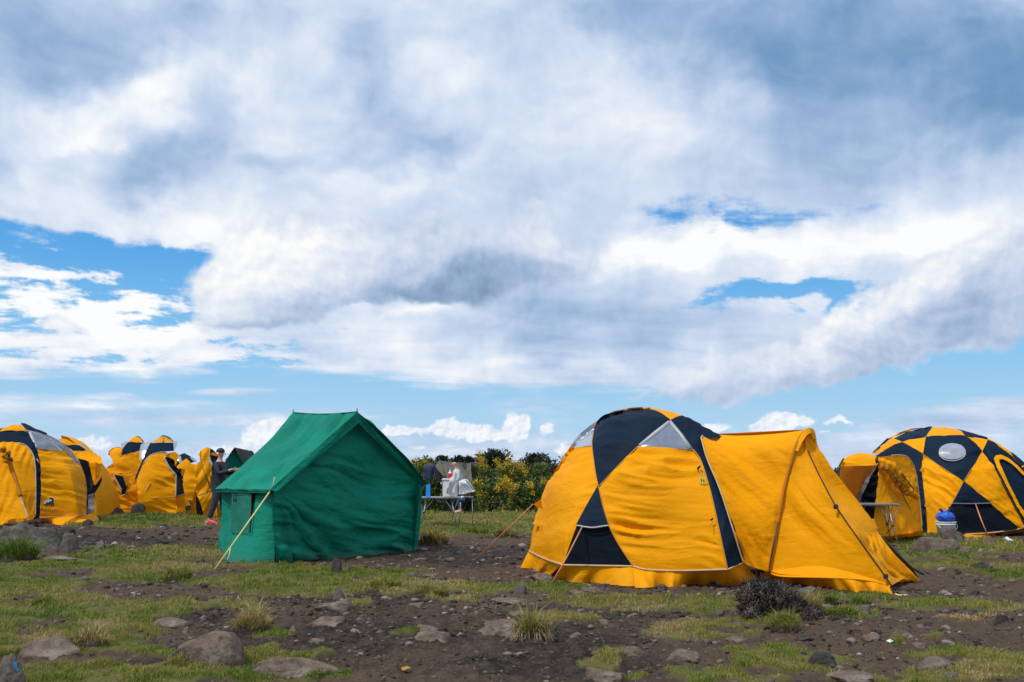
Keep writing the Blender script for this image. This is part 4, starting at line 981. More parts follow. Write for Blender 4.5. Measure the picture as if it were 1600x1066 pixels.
seam('arch_sleeve', cr(c8((0, 256), (34, 266), (62, 295), (125, 480), (190, 684)), 3), fr, M['yellow_in'], T3, r=.045, lift=.0)
seam('arch_pole', cr(c8((188, 684), (262, 884)), 3), fr, M['clearedge'], T3, r=.012)
rr = random.Random(8)
for q in range(7):
    x, y = (40+rr.uniform(-30, 50), 230+q*20+rr.uniform(-8, 8)); p = c8((x+q*6, y))[0]
    link('rolled_door', tube_me('rolled_door', [at(p[0]-2, p[1]-2, 20.1), at(p[0]+rr.uniform(-1, 3), p[1], 20.05), at(p[0]+3, p[1]+4, 20.1)], [.03, rr.uniform(.04, .07), .03], M['yellow_in' if q % 2 else 'yellow'], 7), T3)
for (x, y) in ((75, 300), (100, 345)): p = c8((x, y))[0]; link('roll_tie', tube_me('roll_tie', [at(p[0], p[1]-3, 20.0), at(p[0]+2, p[1]+3, 20.0)], .025, M['black'], 5), T3)
tp = D3.hit(np.array(c8((352, 340), (372, 380)))); link('toggle_cord', tube_me('toggle_cord', [tp[0]+np.array([0, -.05, 0]), tp[1]+np.array([0, -.05, 0])], .014, M['orange_rope'], 5), T3)
D3.shell('fly_panel', 100, 180, M['yellow'], T3, inset=.15); D3.shell('fly_panel', 180, 262, M['navy'], T3, inset=.15)
sd = lambda P: np.array([at(p[0], p[1], 22.6) for p in P])
pn(c8((728, 336), (800, 350), (836, 460), (832, 575), (846, 640), (866, 650), (872, 830), (802, 856), (804, 650), (796, 540), (772, 455)), 'mesh', T3, sd, 'doorway_mesh_shade', amp=.01)
pn(c8((812, 675), (864, 655), (872, 828), (806, 850)), 'grey_cloth', T3, lambda P: np.array([at(p[0], p[1], 22.5) for p in P]), 'doorway_mesh_shade', amp=.01)
# emblem: bull silhouette with pale flank and an arched line of lettering
Ed = D3.hit(np.array([(77., 788.)]))[0]
def emb(name, pts, mat, lift, parent=T3, sc=1.0):
    return panel(name, pts, D3, M[mat], parent, step=1.0, amp=0, lift=lift, pinch=False)
ek = mk(56, 770, 29.6)
M['emblem_dark'] = solid('emblem_navy_print', (.02, .035, .06), .6); M['emblem_pale'] = solid('emblem_pale_print', (.62, .68, .72), .6); M['emblem_text'] = solid('emblem_brown_print', (.10, .045, .01), .6)
eb = emb('emblem', ek((350, 470), (380, 380), (450, 340), (540, 350), (600, 320), (590, 250), (640, 225), (690, 250), (740, 240), (790, 300), (785, 430), (800, 640), (755, 650), (735, 560), (715, 640), (680, 640), (670, 570), (560, 560), (520, 590), (510, 640), (480, 630), (470, 570), (430, 590), (420, 660), (390, 640), (370, 560)), 'emblem_dark', .060)
emb('emblem_highlight', ek((345, 500), (350, 440), (385, 385), (450, 350), (540, 358), (600, 325), (655, 320), (690, 370), (680, 420), (650, 390), (600, 410), (560, 440), (520, 490), (495, 450), (470, 430), (440, 450), (410, 520), (370, 540)), 'emblem_pale', .072, eb)
emb('emblem_highlight', ek((600, 215), (650, 190), (720, 200), (765, 240), (730, 265), (680, 235), (625, 232)), 'emblem_pale', .072, eb)
cu = bpy.data.curves.new('lettering', 'FONT'); cu.body = 'BUFALLO'; cu.size = .125; cu.align_x = 'CENTER'; cu.space_character = 1.05; cu.resolution_u = 2
to = bpy.data.objects.new('lettering_src', cu); COL.objects.link(to)
tm = bpy.data.meshes.new_from_object(to.evaluated_get(bpy.context.evaluated_depsgraph_get())); bpy.data.objects.remove(to)
for v in tm.vertices:
    u = v.co.x; px = 76.5+u*FPX/21.0*.62*1.02; py = 799.5-(v.co.y*.95)*FPX/21.0+ (u*u)*4.0 + u*6
    h = D3.hit(np.array([(px, py)]))[0]; v.co = Vector(h)+(Vector((0, 0, CH))-Vector(h)).normalized()*.070
tm.materials.clear(); tm.materials.append(M['emblem_text']); link('lettering', tm, T3)

D4, l4 = dome_like(98, 26.2, .15, .9)
T4 = thing('dome_tent', 'yellow dome tent with awning porch half hidden behind the leftmost tent', 'tent', l4, G)
pn(c8((540, 158), (560, 150), (610, 154), (705, 206), (690, 213), (620, 211), (575, 190)), 'yellow', T4, D4, amp=.003)
pn(c8((600, 205), (620, 212), (700, 208), (760, 222), (800, 256), (770, 268), (680, 266), (630, 230)), 'navy', T4, D4, amp=.003)
pn(c8((705, 204), (735, 208), (800, 250), (795, 262), (760, 238)), 'window_pale', T4, D4, 'window', amp=.0, lift=.02)
pn(c8((640, 240), (680, 267), (775, 268), (715, 302), (730, 400), (760, 430), (700, 330)), 'yellow', T4, D4)
aw = lambda P: np.array([at(p[0], p[1], 24.6+(p[1]-705)*-.02) for p in P])
pn(c8((712, 302), (735, 282), (770, 268), (830, 260), (880, 268), (920, 292), (945, 330), (944, 374), (880, 362), (800, 350), (740, 338), (722, 325)), 'yellow', T4, aw, 'porch_hood', ang=15, amp=.03, k=4)
bk = lambda P: np.array([at(p[0], p[1], 24.9) for p in P])
pn(c8((820, 352), (886, 360), (882, 580), (868, 572), (845, 470)), 'yellow', T4, bk, 'porch_wall')
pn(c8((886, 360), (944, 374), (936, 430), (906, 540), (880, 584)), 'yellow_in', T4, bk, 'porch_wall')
pn(c8((728, 337), (822, 352), (845, 470), (868, 572), (880, 586), (930, 520), (945, 500), (942, 540), (888, 640), (872, 660), (868, 830), (800, 850), (800, 560), (770, 440)), 'mesh', T4, lambda P: np.array([at(p[0], p[1], 25.1) for p in P]), 'doorway_mesh_shade')  # black opening under the awning painted as a dark sheet, with mesh below
pn(c8((800, 420), (830, 440), (862, 570), (850, 620), (828, 640), (815, 520)), 'charcoal', T4, bk, 'doorway_mesh_shade')
D4.shell('fly_panel', -40, 60, M['yellow'], T4, inset=.25, zhi=1.7); D4.shell('fly_panel', 60, 200, M['yellow'], T4, inset=.2)

D5, l5 = dome_like(196, 29.5, .12, .80, 1.0)
T5 = thing('dome_tent', 'narrow yellow dome tent with small dark vent slit, middle of the left row', 'tent', l5, G)
pn(c7((422, 180), (455, 142), (487, 127), (522, 146), (560, 187), (490, 185)), 'yellow', T5, D5, amp=.003)
pn(c7((485, 124), (520, 132), (565, 182), (560, 188), (520, 150)), 'navy', T5, D5, amp=.0)
pn(c7((360, 250), (378, 200), (425, 182), (490, 186), (562, 188), (564, 215), (545, 272), (470, 282), (400, 300), (350, 318)), 'navy', T5, D5, amp=.008)
pn(c7((345, 208), (380, 184), (428, 180), (400, 205), (360, 262)), 'window_pale', T5, D5, 'window', amp=0, lift=.03)
pn(c7((236, 300), (240, 270), (268, 245), (330, 230), (356, 250), (350, 318), (400, 300), (470, 282), (542, 272), (560, 330), (540, 410), (500, 520), (505, 640), (530, 800), (470, 900), (300, 905), (150, 900), (98, 850), (113, 660), (148, 540), (200, 440), (276, 382), (262, 335)), 'yellow', T5, D5, ang=-12, amp=.024, k=5, seed=3)
pn(c7((281, 488), (345, 498), (402, 515), (415, 560), (388, 662), (350, 688), (356, 628), (300, 545)), 'mesh', T5, D5, 'vent_slit', amp=.0, lift=.05)  # shade inside the small opening, painted as a dark patch
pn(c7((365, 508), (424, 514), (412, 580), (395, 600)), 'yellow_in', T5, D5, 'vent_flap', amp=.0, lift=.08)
seam('piping', cr(c7((283, 490), (310, 545), (355, 628)), 2), D5, M['clearedge'], T5, r=.02, lift=.07)
seam('piping', cr(c7((350, 686), (385, 668)), 2), D5, M['clearedge'], T5, r=.018, lift=.07)
for ln in (((498, 560), (488, 640), (495, 720)), ((500, 480), (450, 590), (408, 672)), ((330, 470), (420, 470), (490, 430))):
    seam('crease_line', cr(c7(*ln), 3), D5, M['piping_y'], T5, r=.012, lift=.02)
for ln, r_ in ((((236, 300), (240, 270), (268, 245), (330, 230), (356, 250), (350, 318)), .016), (((350, 318), (400, 300), (470, 282), (542, 272)), .014), (((276, 382), (200, 440), (148, 540), (113, 660), (103, 802)), .012), (((105, 795), (200, 800), (330, 800), (480, 790)), .012)):
    seam('piping', cr(c7(*ln), 3), D5, M['piping_y'], T5, r=r_, lift=.03)
D5.shell('fly_panel', 110, 250, M['yellow'], T5, inset=.75, zhi=2.0)

D6, l6 = dome_like(252, 28.0, .12, .80, 1.0)
T6 = thing('dome_tent', 'yellow dome tent with open dark doorway facing right, behind the dark stones', 'tent', l6, G)
pn(c7((630, 186), (690, 150), (742, 125), (792, 150), (832, 189), (740, 183)), 'yellow', T6, D6, amp=.003)
pn(c7((690, 150), (742, 122), (795, 142), (836, 182), (832, 189), (792, 155), (742, 130)), 'navy', T6, D6, amp=.0, lift=.02)
pn(c7((618, 192), (740, 185), (833, 189), (840, 266), (752, 273), (650, 291), (590, 331), (555, 386), (520, 462), (487, 535), (477, 520), (508, 440), (543, 362), (580, 280)), 'navy', T6, D6, amp=.008)
pn(c7((536, 215), (562, 196), (632, 184), (604, 235), (575, 300), (556, 350), (522, 345), (526, 270)), 'window_pale', T6, D6, 'window', amp=0, lift=.03)
pn(c7((830, 192), (870, 180), (856, 240), (838, 266)), 'window_pale', T6, D6, 'window', amp=0, lift=.03)
pn(c7((555, 386), (590, 332), (650, 292), (752, 274), (775, 292), (748, 330), (800, 420), (860, 484), (857, 690), (872, 830), (800, 870), (540, 880), (505, 790), (500, 640), (498, 530), (520, 462)), 'yellow', T6, D6, ang=-10, amp=.024, k=5, seed=9)
rt = lambda P: np.array([at(p[0], p[1], 27.9) for p in P])
pn(c7((746, 322), (790, 318), (855, 352), (868, 425), (905, 440), (912, 500), (938, 662), (900, 668), (857, 690), (860, 484), (800, 415)), 'mesh', T6, rt, 'doorway_mesh_shade')  # dark sheet painted for the shade in the open doorway
pn(c7((862, 505), (905, 500), (934, 660), (858, 688)), 'charcoal', T6, lambda P: np.array([at(p[0], p[1], 27.8) for p in P]), 'doorway_mesh_shade')
pn(c7((757, 314), (790, 285), (850, 272), (885, 300), (872, 365), (852, 405), (846, 352), (800, 325)), 'yellow', T6, lambda P: np.array([at(p[0], p[1], 27.2) for p in P]), 'porch_hood', amp=.02)
seam('piping', cr(c7((748, 325), (800, 420), (856, 484)), 3), lambda P: np.array([at(p[0], p[1], 27.0) for p in P]), M['clearedge'], T6, r=.020)
seam('piping', cr(c7((858, 688), (900, 676), (936, 664)), 3), lambda P: np.array([at(p[0], p[1], 27.2) for p in P]), M['clearedge'], T6, r=.016)
pn(c7((858, 690), (936, 665), (992, 765), (905, 790), (864, 790)), 'yellow', T6, lambda P: np.array([at(p[0], p[1], 27.2) for p in P]), 'skirt')
seam('crease_line', cr(c7((622, 560), (580, 640), (530, 750)), 3), D6, M['piping_y'], T6, r=.03, lift=.01)  # ochre tube paints in the dark line of a crease
for ln, mt_ in ((((555, 386), (590, 332), (650, 292), (752, 274), (790, 300)), 'clearedge'), (((520, 690), (600, 705), (720, 700), (857, 690)), 'piping_y'), (((860, 484), (857, 690)), 'clearedge'), (((742, 127), (738, 184)), 'piping_y'), (((560, 196), (632, 184)), 'clearedge')):
    seam('piping', cr(c7(*ln), 3), D6, M[mt_], T6, r=.014, lift=.03)
D6.shell('fly_panel', 110, 250, M['yellow'], T6, inset=.75, zhi=2.0)

D7, l7 = dome_like(298, 32.0, .12, .7, .9)
T7 = thing('dome_tent', 'small low yellow tent with grey top squeezed between two taller ones', 'tent', l7, G)
pn(c7((885, 305), (935, 284), (1000, 320), (1048, 362), (990, 380), (955, 336), (905, 385)), 'navy', T7, D7, amp=.004)
pn(c7((880, 305), (905, 320), (915, 372), (893, 385), (868, 340)), 'window_pale', T7, D7, 'window', amp=0, lift=.02)
pn(c7((985, 330), (1010, 325), (1048, 362), (1020, 368)), 'window_pale', T7, D7, 'window', amp=0, lift=.03)
pn(c7((850, 418), (955, 334), (1002, 386), (1055, 396), (1062, 480), (1062, 760), (1000, 780), (945, 760), (922, 590), (925, 500), (945, 440)), 'yellow', T7, D7, ang=-5, amp=.02, k=4)
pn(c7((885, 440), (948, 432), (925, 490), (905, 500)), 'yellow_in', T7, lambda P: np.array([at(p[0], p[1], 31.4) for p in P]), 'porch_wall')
D7.shell('fly_panel', 110, 250, M['yellow'], T7, inset=.8, zhi=1.6)

D8, l8 = dome_like(323, 25.6, .12, .5, .95)
T8 = thing('dome_tent', 'tall narrow yellow tent end beside the standing person', 'tent', l8, G)
pn(c7((1062, 300), (1085, 262), (1140, 230), (1176, 246), (1166, 290), (1178, 330), (1195, 420), (1206, 560), (1232, 790), (1226, 870), (1118, 875), (1088, 762), (1048, 652), (1030, 400), (1085, 362), (1080, 320)), 'yellow', T8, D8, ang=60, amp=.02, k=4)
pn(c7((1138, 228), (1200, 252), (1250, 305), (1290, 322), (1272, 385), (1205, 375), (1190, 400), (1166, 310), (1176, 246)), 'navy', T8, D8, amp=.006)
pn(c7((1165, 300), (1200, 282), (1260, 308), (1225, 318)), 'yellow_in', T8, D8, 'porch_hood', lift=.03, amp=0)
pn(c7((1150, 325), (1170, 330), (1200, 395), (1180, 400)), 'clearedge', T8, D8, 'window_edge', lift=.02, amp=0)
pn(c7((1040, 660), (1088, 762), (1120, 870), (1058, 875), (1045, 800)), 'mesh', T8, lambda P: np.array([at(p[0], p[1], 25.5) for p in P]), 'doorway_mesh_shade')  # black sheet standing for the unlit inside of the tent
seam('piping', cr(c7((1085, 262), (1082, 320), (1095, 400), (1130, 480)), 3), D8, M['piping_y'], T8, r=.012, lift=.03)
for ln in (((1128, 480), (1175, 600), (1222, 720)), ((1172, 480), (1200, 620), (1228, 780))): seam('zip', cr(c7(*ln), 3), D8, M['black'], T8, r=.011, lift=.03)
D8.shell('fly_panel', 110, 250, M['yellow'], T8, inset=.55, zhi=1.9)

# ------------------------------------------------------------------ two dull canvas shelters behind
TK = thing('ridge_tent', 'dark grey canvas tent with its gable showing behind the green tent', 'tent', tuple(at(378, 790, 26)[:2])+(.1,))
link('roof', loft_me('roof', P3([(366, 699, 24.5), (394, 705, 27.5)]), P3([(340, 744, 23.6), (388, 752, 27)]), M['charcoal'], nu=20, nv=16, ang=70, amp=.02), TK)
link('roof', loft_me('roof', P3([(366, 699, 24.5), (394, 705, 27.5)]), P3([(392, 742, 24.6), (420, 742, 27.5)]), M['charcoal'], nu=20, nv=16, ang=70, amp=.02), TK)
link('end_wall', loft_me('end_wall', P3([(343, 742, 23.8), (366, 702, 24.6), (391, 742, 24.7)]), P3([(343, 798, 23.9), (366, 798, 24.7), (391, 798, 24.8)]), M['green'], nu=20, nv=16, ang=70, amp=.02), TK)
link('side_wall', loft_me('side_wall', P3([(391, 742, 24.7), (418, 742, 27.4)]), P3([(391, 798, 24.8), (418, 790, 27.5)]), M['charcoal'], nu=12, nv=8), TK)
TO = thing('tarp_shelter', 'grey olive tarpaulin shelter among the flowering shrubs', 'tent', tuple(at(712, 790, 34)[:2])+(.2,))
link('roof', loft_me('roof', P3([(687, 719, 33), (700, 721.5, 33.4), (718, 722, 34), (736, 723.5, 34.6)]), P3([(697, 747, 31), (712, 757, 31), (728, 764, 31.2), (744, 768, 31.5)]), M['olive'], nu=40, nv=30, ang=50, amp=.03, k=3, sag=.10), TO)
link('roof', loft_me('roof', P3([(687, 719, 33), (736, 723.5, 34.6)]), P3([(704, 748, 36.5), (752, 752, 38)]), M['olive'], nu=20, nv=12, sag=.05), TO)
link('end_wall', loft_me('end_wall', P3([(680, 729, 33), (687, 719, 33)]), P3([(699, 752, 31), (697, 747, 31.1)]), M['olive'], nu=6, nv=12, amp=0), TO)
link('end_wall', loft_me('end_wall', P3([(680, 729, 33.1), (687, 720, 33.1), (698, 746, 31.4)]), P3([(682, 762, 33.2), (688, 764, 33.2), (698, 768, 31.6)]), M['charcoal'], nu=10, nv=8), TO)  # charcoal sheet paints the shade under the tarpaulin
link('tent_pole', tube_me('tent_pole', [at(687, 718, 33), at(687, 772, 33)], .02, M['alu_dark'], 6), TO)
link('tent_pole', tube_me('tent_pole', [at(736, 722, 34.6), at(736, 770, 34.6)], .02, M['alu_dark'], 6), TO)
# ------------------------------------------------------------------ turf
def leaf_mat(name, stops, rough=.6, trans=.25, spec=.25):
    m = new_mat(name); t = NT(m)
    a = t.n('ShaderNodeVertexColor', layer_name='tint').outputs[0]
    s = t.n('ShaderNodeSeparateColor', {0: a}).outputs[0]
    r = t.n('ShaderNodeValToRGB', {0: s}); e = r.color_ramp.elements
    while len(e) < len(stops): e.new(.5)
    for q, (p, c) in zip(e, stops): q.position = p; q.color = (*c, 1)
    p = t.n('ShaderNodeBsdfPrincipled', {'Base Color': r.outputs[0], 'Roughness': rough, 'Specular IOR Level': spec})
    tr = t.n('ShaderNodeBsdfTranslucent', {'Color': r.outputs[0]})
    t.out(t.n('ShaderNodeMixShader', {0: trans, 1: p.outputs[0], 2: tr.outputs[0]}).outputs[0]); return m
def tinted(name, V, F, tint, mat, parent=None, loc=None, smooth=False):
    me = mesh_np(name, V, F, mat, smooth)
    ca = me.color_attributes.new('tint', 'FLOAT_COLOR', 'POINT'); c = np.ones((len(V), 4), np.float32); c[:, 0] = c[:, 1] = c[:, 2] = tint
    ca.data.foreach_set('color', c.ravel()); return link(name, me, parent, loc)
M['blade'] = leaf_mat('grass_blades', [(0, (.070, .135, .014)), (.3, (.155, .215, .026)), (.55, (.25, .25, .050)), (.8, (.36, .27, .10)), (1, (.50, .37, .20))])
def blades(x, y, z, h, w, lean, tint, rng):
    """n blades of three tapering triangles each"""
    n = len(x); a = rng.uniform(0, 2*np.pi, n); b = rng.uniform(0, 2*np.pi, n)
    wx, wy = np.cos(a)*w*.5, np.sin(a)*w*.5; lx, ly = np.cos(b)*lean*h, np.sin(b)*lean*h
    V = np.empty((n, 5, 3), np.float32)
    V[:, 0] = np.stack([x-wx, y-wy, z], 1); V[:, 1] = np.stack([x+wx, y+wy, z], 1)
    V[:, 2] = np.stack([x-wx*.8+lx*.35, y-wy*.8+ly*.35, z+h*.55], 1); V[:, 3] = np.stack([x+wx*.8+lx*.35, y+wy*.8+ly*.35, z+h*.55], 1)
    V[:, 4] = np.stack([x+lx, y+ly, z+h*np.sqrt(np.clip(1-lean**2*.4, .2, 1))], 1)
    o = (np.arange(n)*5)[:, None]
    F = np.concatenate([o+np.array([[0, 1, 3]]), o+np.array([[0, 3, 2]]), o+np.array([[2, 3, 4]])], 0).astype(np.int32)
    return V.reshape(-1, 3), F, np.repeat(tint, 5)
def scatter(n, r0, r1, half=33.0):
    r = np.sqrt(RNG.uniform(r0*r0, r1*r1, n)); a = np.radians(RNG.uniform(-half, half, n)); return r*np.sin(a), r*np.cos(a)
VV, FF, TT = [], [], []; off = 0
for (n, r0, r1, h, w) in ((420000, 5.9, 10, .036, .0050), (380000, 10, 17, .042, .0085), (300000, 17, 30, .055, .017), (160000, 30, 62, .09, .040)):
    x, y = scatter(n, r0, r1)
    g, d, q = masks(x, y)
    clump = fbm(x*2.6, y*2.6, 3, .6, 200); cl2 = perlin(x*7, y*7, 205)*1.4
    keep = RNG.uniform(0, 1, n) < (g**1.5)*np.clip(.66+clump*.7+cl2*.35, .05, 1)
    x, y, g, q, clump, cl2 = x[keep], y[keep], g[keep], q[keep], clump[keep], cl2[keep]
    z = gh(x, y)-.006
    hh = h*np.clip(.8+clump*.9+cl2*.4, .35, 2.0)*RNG.uniform(.55, 1.35, len(x))*np.where(r0 < 20, 1, 1)
    big = fbm(x*.5, y*.5, 3, .5, 210)
    t = np.clip(.48 + big*.46 + fbm(x*1.7, y*1.7, 3, .6, 215)*.22 + q*.42 + RNG.normal(0, .13, len(x)) - clump*.10, 0, 1)
    V, F, T = blades(x, y, z, hh, w*RNG.uniform(.6, 1.4, len(x)), RNG.uniform(.15, .95, len(x)), t, RNG)
    VV.append(V); FF.append(F+off); TT.append(T); off += len(V)
gr = tinted('short_turf', np.concatenate(VV), np.concatenate(FF), np.concatenate(TT), M['blade'])
tag(gr, 'short green and straw-coloured mountain turf in patches over the bare soil', 'grass', kind='stuff')

def tussock(px, py, wpx, hpx, tint, label, n=700, group=None, roots=False, name='grass_tussock'):
    a, b = ray(px, py); d = CH/-b; x0, y0 = a*d, d; R_ = wpx*d/FPX/2; H = hpx*d/FPX
    r = R_*.75*np.sqrt(RNG.uniform(0, 1, n)); th = RNG.uniform(0, 2*np.pi, n); x = x0+r*np.cos(th); y = y0+r*np.sin(th)*.8
    z = gh(x, y)-.01 + H*.35*(1-(r/R_)**2)
    lob = fbm(x*9, y*9, 3, .6, 250)
    h = H*RNG.uniform(.25, 1.0, n)*(1-.4*r/R_)*np.clip(.8+lob*1.1, .3, 1.4)
    x = x+lob*R_*.25; y = y+fbm(x*7+5, y*7, 2, .5, 251)*R_*.25
    t = np.clip(tint+RNG.normal(0, .16, n), 0, 1)
    w = np.full(n, max(.006, d*.00075))
    V, F, T = blades(x, y, z, h, w, RNG.uniform(.2, 1.3, n), t, RNG)
    # blades lean outwards
    V = V.reshape(n, 5, 3); k = (r/R_)[:, None]
    o = np.stack([np.cos(th), np.sin(th)], 1)
    V[:, 4, :2] += o*k*h[:, None]*.7; V[:, 2:4, :2] += (o*k*h[:, None]*.22)[:, None]
    V[:, 4, 2] -= (k[:, 0]**2)*h*.35
    T_ = thing(name, label, 'grass', (x0, y0, gz(x0, y0)), group)
    tinted('blades', V.reshape(-1, 3), F, T, M['blade'], T_)
    # earthy foot
    bm = bmesh.new(); bmesh.ops.create_icosphere(bm, subdivisions=3, radius=1)
    for v in bm.verts:
        k2 = 1+.25*float(perlin(np.array([v.co.x*2+px]), np.array([v.co.y*2+v.co.z*2]), 7)[0])
        v.co = Vector((x0+v.co.x*R_*.85*k2, y0+v.co.y*R_*.7*k2, gz(x0, y0)-.02+v.co.z*H*.38*k2))
    me = bpy.data.meshes.new('root_mound'); bm.to_mesh(me); bm.free(); me.materials.append(M['soil']); me.polygons.foreach_set('use_smooth', np.ones(len(me.polygons), bool))
    link('root_mound', me, T_)
    if roots:
        ms = []
        rg = random.Random(int(px))
        for i in range(70):
            w_ = rg.uniform(math.pi*.9, math.pi*2.1); k3 = rg.uniform(.6, .95); q = [Vector((x0+R_*k3*math.cos(w_), y0+R_*.8*k3*math.sin(w_), gz(x0, y0)+H*rg.uniform(.28, .55)))]
            L_ = rg.uniform(.5, 1.0); gx_ = rg.uniform(-.014, .014)
            for s_ in range(4): q.append(q[-1]+Vector((math.cos(w_)*.010+gx_+rg.uniform(-.010, .010), math.sin(w_)*.012, -H*.14*L_)))
            ms.append(tube_me('root', q, [.003, .003, .0025, .002, .001], M['straw'], 4, False))
        o_ = link('hanging_roots', join_me('hanging_roots', ms), T_)
    return T_
M['soil'] = solid('dark_soil', (.050, .036, .028), .95, var=.5, scale=18, bump=.8)
M['straw'] = solid('dry_straw', (.34, .25, .15), .8, var=.3)
tussock(276, 915, 58, 34, .55, 'rounded green and straw tussock on bare soil left of the green tent', 900)
tussock(392, 985, 66, 42, .80, 'dry straw-coloured tussock at the right end of the big brown boulder', 900)
tussock(832, 1004, 64, 48, .66, 'shaggy tussock with dangling dry roots below the big dome tent', 1100, roots=True)
tussock(135, 1006, 86, 26, .78, 'wide low tussock bleached yellow on the left turf', 900)
tussock(276, 1046, 52, 20, .62, 'small tussock below the big brown boulder near the bottom edge', 700)
tussock(68, 946, 40, 20, .45, 'dark green tussock in the left turf', 600)
tussock(672, 932, 70, 24, .62, 'tussock with brown flank at the right end of the grass strip below the green tent', 900)
tussock(600, 926, 60, 18, .50, 'green tussock in the middle of the grass strip below the green tent', 700)
tussock(1228, 985, 56, 34, .48, 'green and gold tussock below the dark heather clump', 900)
tussock(1310, 972, 46, 22, .30, 'bright green tuft right of the dark heather clump', 600)
tussock(16, 880, 96, 42, .10, 'dark green reedy clump in front of the grey boulder at the left edge', 1500)
tussock(1290, 945, 34, 20, .25, 'small dark green tuft at the foot of the tent door', 500)
tussock(1345, 946, 44, 14, .28, 'small tuft right of the tent door corner', 500)
tussock(1270, 955, 40, 34, .75, 'dry grass blades leaning on the right of the heather clump', 500)

# ------------------------------------------------------------------ shrubs
M['leaf'] = leaf_mat('shrub_leaves', [(0, (.018, .034, .012)), (.35, (.060, .100, .026)), (.65, (.125, .170, .042)), (1, (.22, .25, .065))], trans=.15)
M['leaf_dark'] = leaf_mat('dark_shrub_leaves', [(0, (.008, .014, .008)), (.4, (.018, .030, .015)), (.7, (.035, .050, .022)), (1, (.075, .085, .035))], trans=.1)
M['leaf_brown'] = leaf_mat('brown_shrub_leaves', [(0, (.020, .016, .012)), (.4, (.050, .040, .028)), (.7, (.085, .065, .045)), (1, (.14, .11, .07))], trans=.1)
M['petal'] = leaf_mat('yellow_petals', [(0, (.34, .22, .01)), (.5, (.62, .42, .015)), (1, (.78, .58, .05))], trans=.2)
M['bark'] = solid('shrub_bark', (.06, .045, .035), .9, var=.4, bump=.5)
def leaves(c, n, size, rng, tint=.5, elong=2.2, dirs=None):
    m = len(c); d = rng.normal(size=(m, 3)); d[:, 2] = np.abs(d[:, 2])*.8+.1
    if dirs is not None: d = d*.5+dirs
    d /= np.linalg.norm(d, axis=1, keepdims=True)
    u = np.cross(d, rng.normal(size=(m, 3))); u /= np.linalg.norm(u, axis=1, keepdims=True)+1e-9
    s = (size*rng.uniform(.6, 1.5, m))[:, None]
    V = np.stack([c, c+d*s*elong*.5+u*s*.5, c+d*s*elong, c+d*s*elong*.5-u*s*.5], 1)
    o = (np.arange(m)*4)[:, None]; F = (o+np.array([[0, 1, 2, 3]])).astype(np.int32)
    return V.reshape(-1, 3), F
def shrub(px, base_py, wpx, hpx, d, n, mat, label, flowers=(), tint=.45, group='shrubs behind the camp', name='shrub', leaf=.05, clumps=26, zg=None):
    rng = np.random.default_rng(int(px*13+base_py*7+hpx)); x0 = (px-800)/FPX*d; W = wpx*d/FPX/2
    zt = CH+(HORIZ-(base_py-hpx))/FPX*d; z0 = gz(x0, d) if zg is None else zg; H = max(zt-z0, .3); D = W*.75
    T_ = thing(name, label, 'shrub', (x0, d, z0), group)
    cs = []
    for i in range(clumps):
        a = rng.uniform(0, 2*np.pi); e = rng.uniform(0, 1)**.8-.08
        k = rng.uniform(.45, .92); rr_ = math.sqrt(max(0, 1-min(abs(e), .98)**2))
        cs.append((x0+W*.82*math.cos(a)*rr_*k, d+D*math.sin(a)*rr_*k, z0+H*(.16+.70*max(0, e)*(.75+.25*k)), rng.uniform(.16, .30)*min(W, H)*1.15, rng.uniform(-.2, .2)))
    C = []; Tt = []; Dr = []
    for (cx_, cy_, cz_, r_, dt) in cs:
        m = max(20, n//clumps); v = rng.normal(size=(m, 3)); v /= np.linalg.norm(v, axis=1, keepdims=True); v *= (rng.uniform(.35, 1, m)**.6)[:, None]*r_*np.array([1.15, 1.0, .95])
        C.append(np.array([cx_, cy_, cz_])+v); Tt.append(np.clip(tint+dt+rng.normal(0, .14, m), 0, 1)); Dr.append(v/np.linalg.norm(v, axis=1, keepdims=True))
    C = np.concatenate(C); Tt = np.concatenate(Tt); Dr = np.concatenate(Dr); C[:, 2] = np.maximum(C[:, 2], z0+.02)
    V, F = leaves(C, n, leaf, rng, dirs=Dr*.8); tinted('foliage', V, F, np.repeat(Tt, 4), mat, T_)
    st = []
    for i in range(6):
        q = cs[i*3 % len(cs)]; st.append(tube_me('stem', [(x0+(q[0]-x0)*.1, d+(q[1]-d)*.1, z0-.05), (x0+(q[0]-x0)*.5, d+(q[1]-d)*.5, z0+(q[2]-z0)*.55), q[:3]], [.035, .022, .010], M['bark'], 5, False))
    link('stems', join_me('stems', st), T_)
    if flowers:
        C = []
        for (fx, fy, fr, fn, fd) in flowers:
            fn = int(fn*2.2); c0 = np.array(at(fx, fy, fd)); r_ = fr*fd/FPX
            C.append(c0+rng.normal(size=(fn, 3))*np.array([.5, .4, .55])*r_)
        C = np.concatenate(C)
        V, F = leaves(C, 0, .032, rng, elong=1.3); f_ = tinted('flowers', V, F, np.repeat(np.clip(rng.normal(.5, .25, len(C)), 0, 1), 4), M['petal'], T_); f_['kind'] = 'stuff'
    return T_
L1_, L2_, L3_ = M['leaf'], M['leaf_dark'], M['leaf_brown']
shrub(768, 800, 90, 58, 31.5, 3400, L1_, 'green shrub with tall columns of yellow blossom, nearest the grass', flowers=[(747, 757, 9, 110, 31.2), (750, 772, 8, 90, 31.1), (752, 787, 7, 70, 31.1), (792, 755, 9, 110, 31.0), (800, 768, 8, 90, 31.0), (798, 785, 6, 50, 31.0), (779, 762, 7, 60, 31.0), (788, 750, 6, 40, 31.0)], clumps=34)
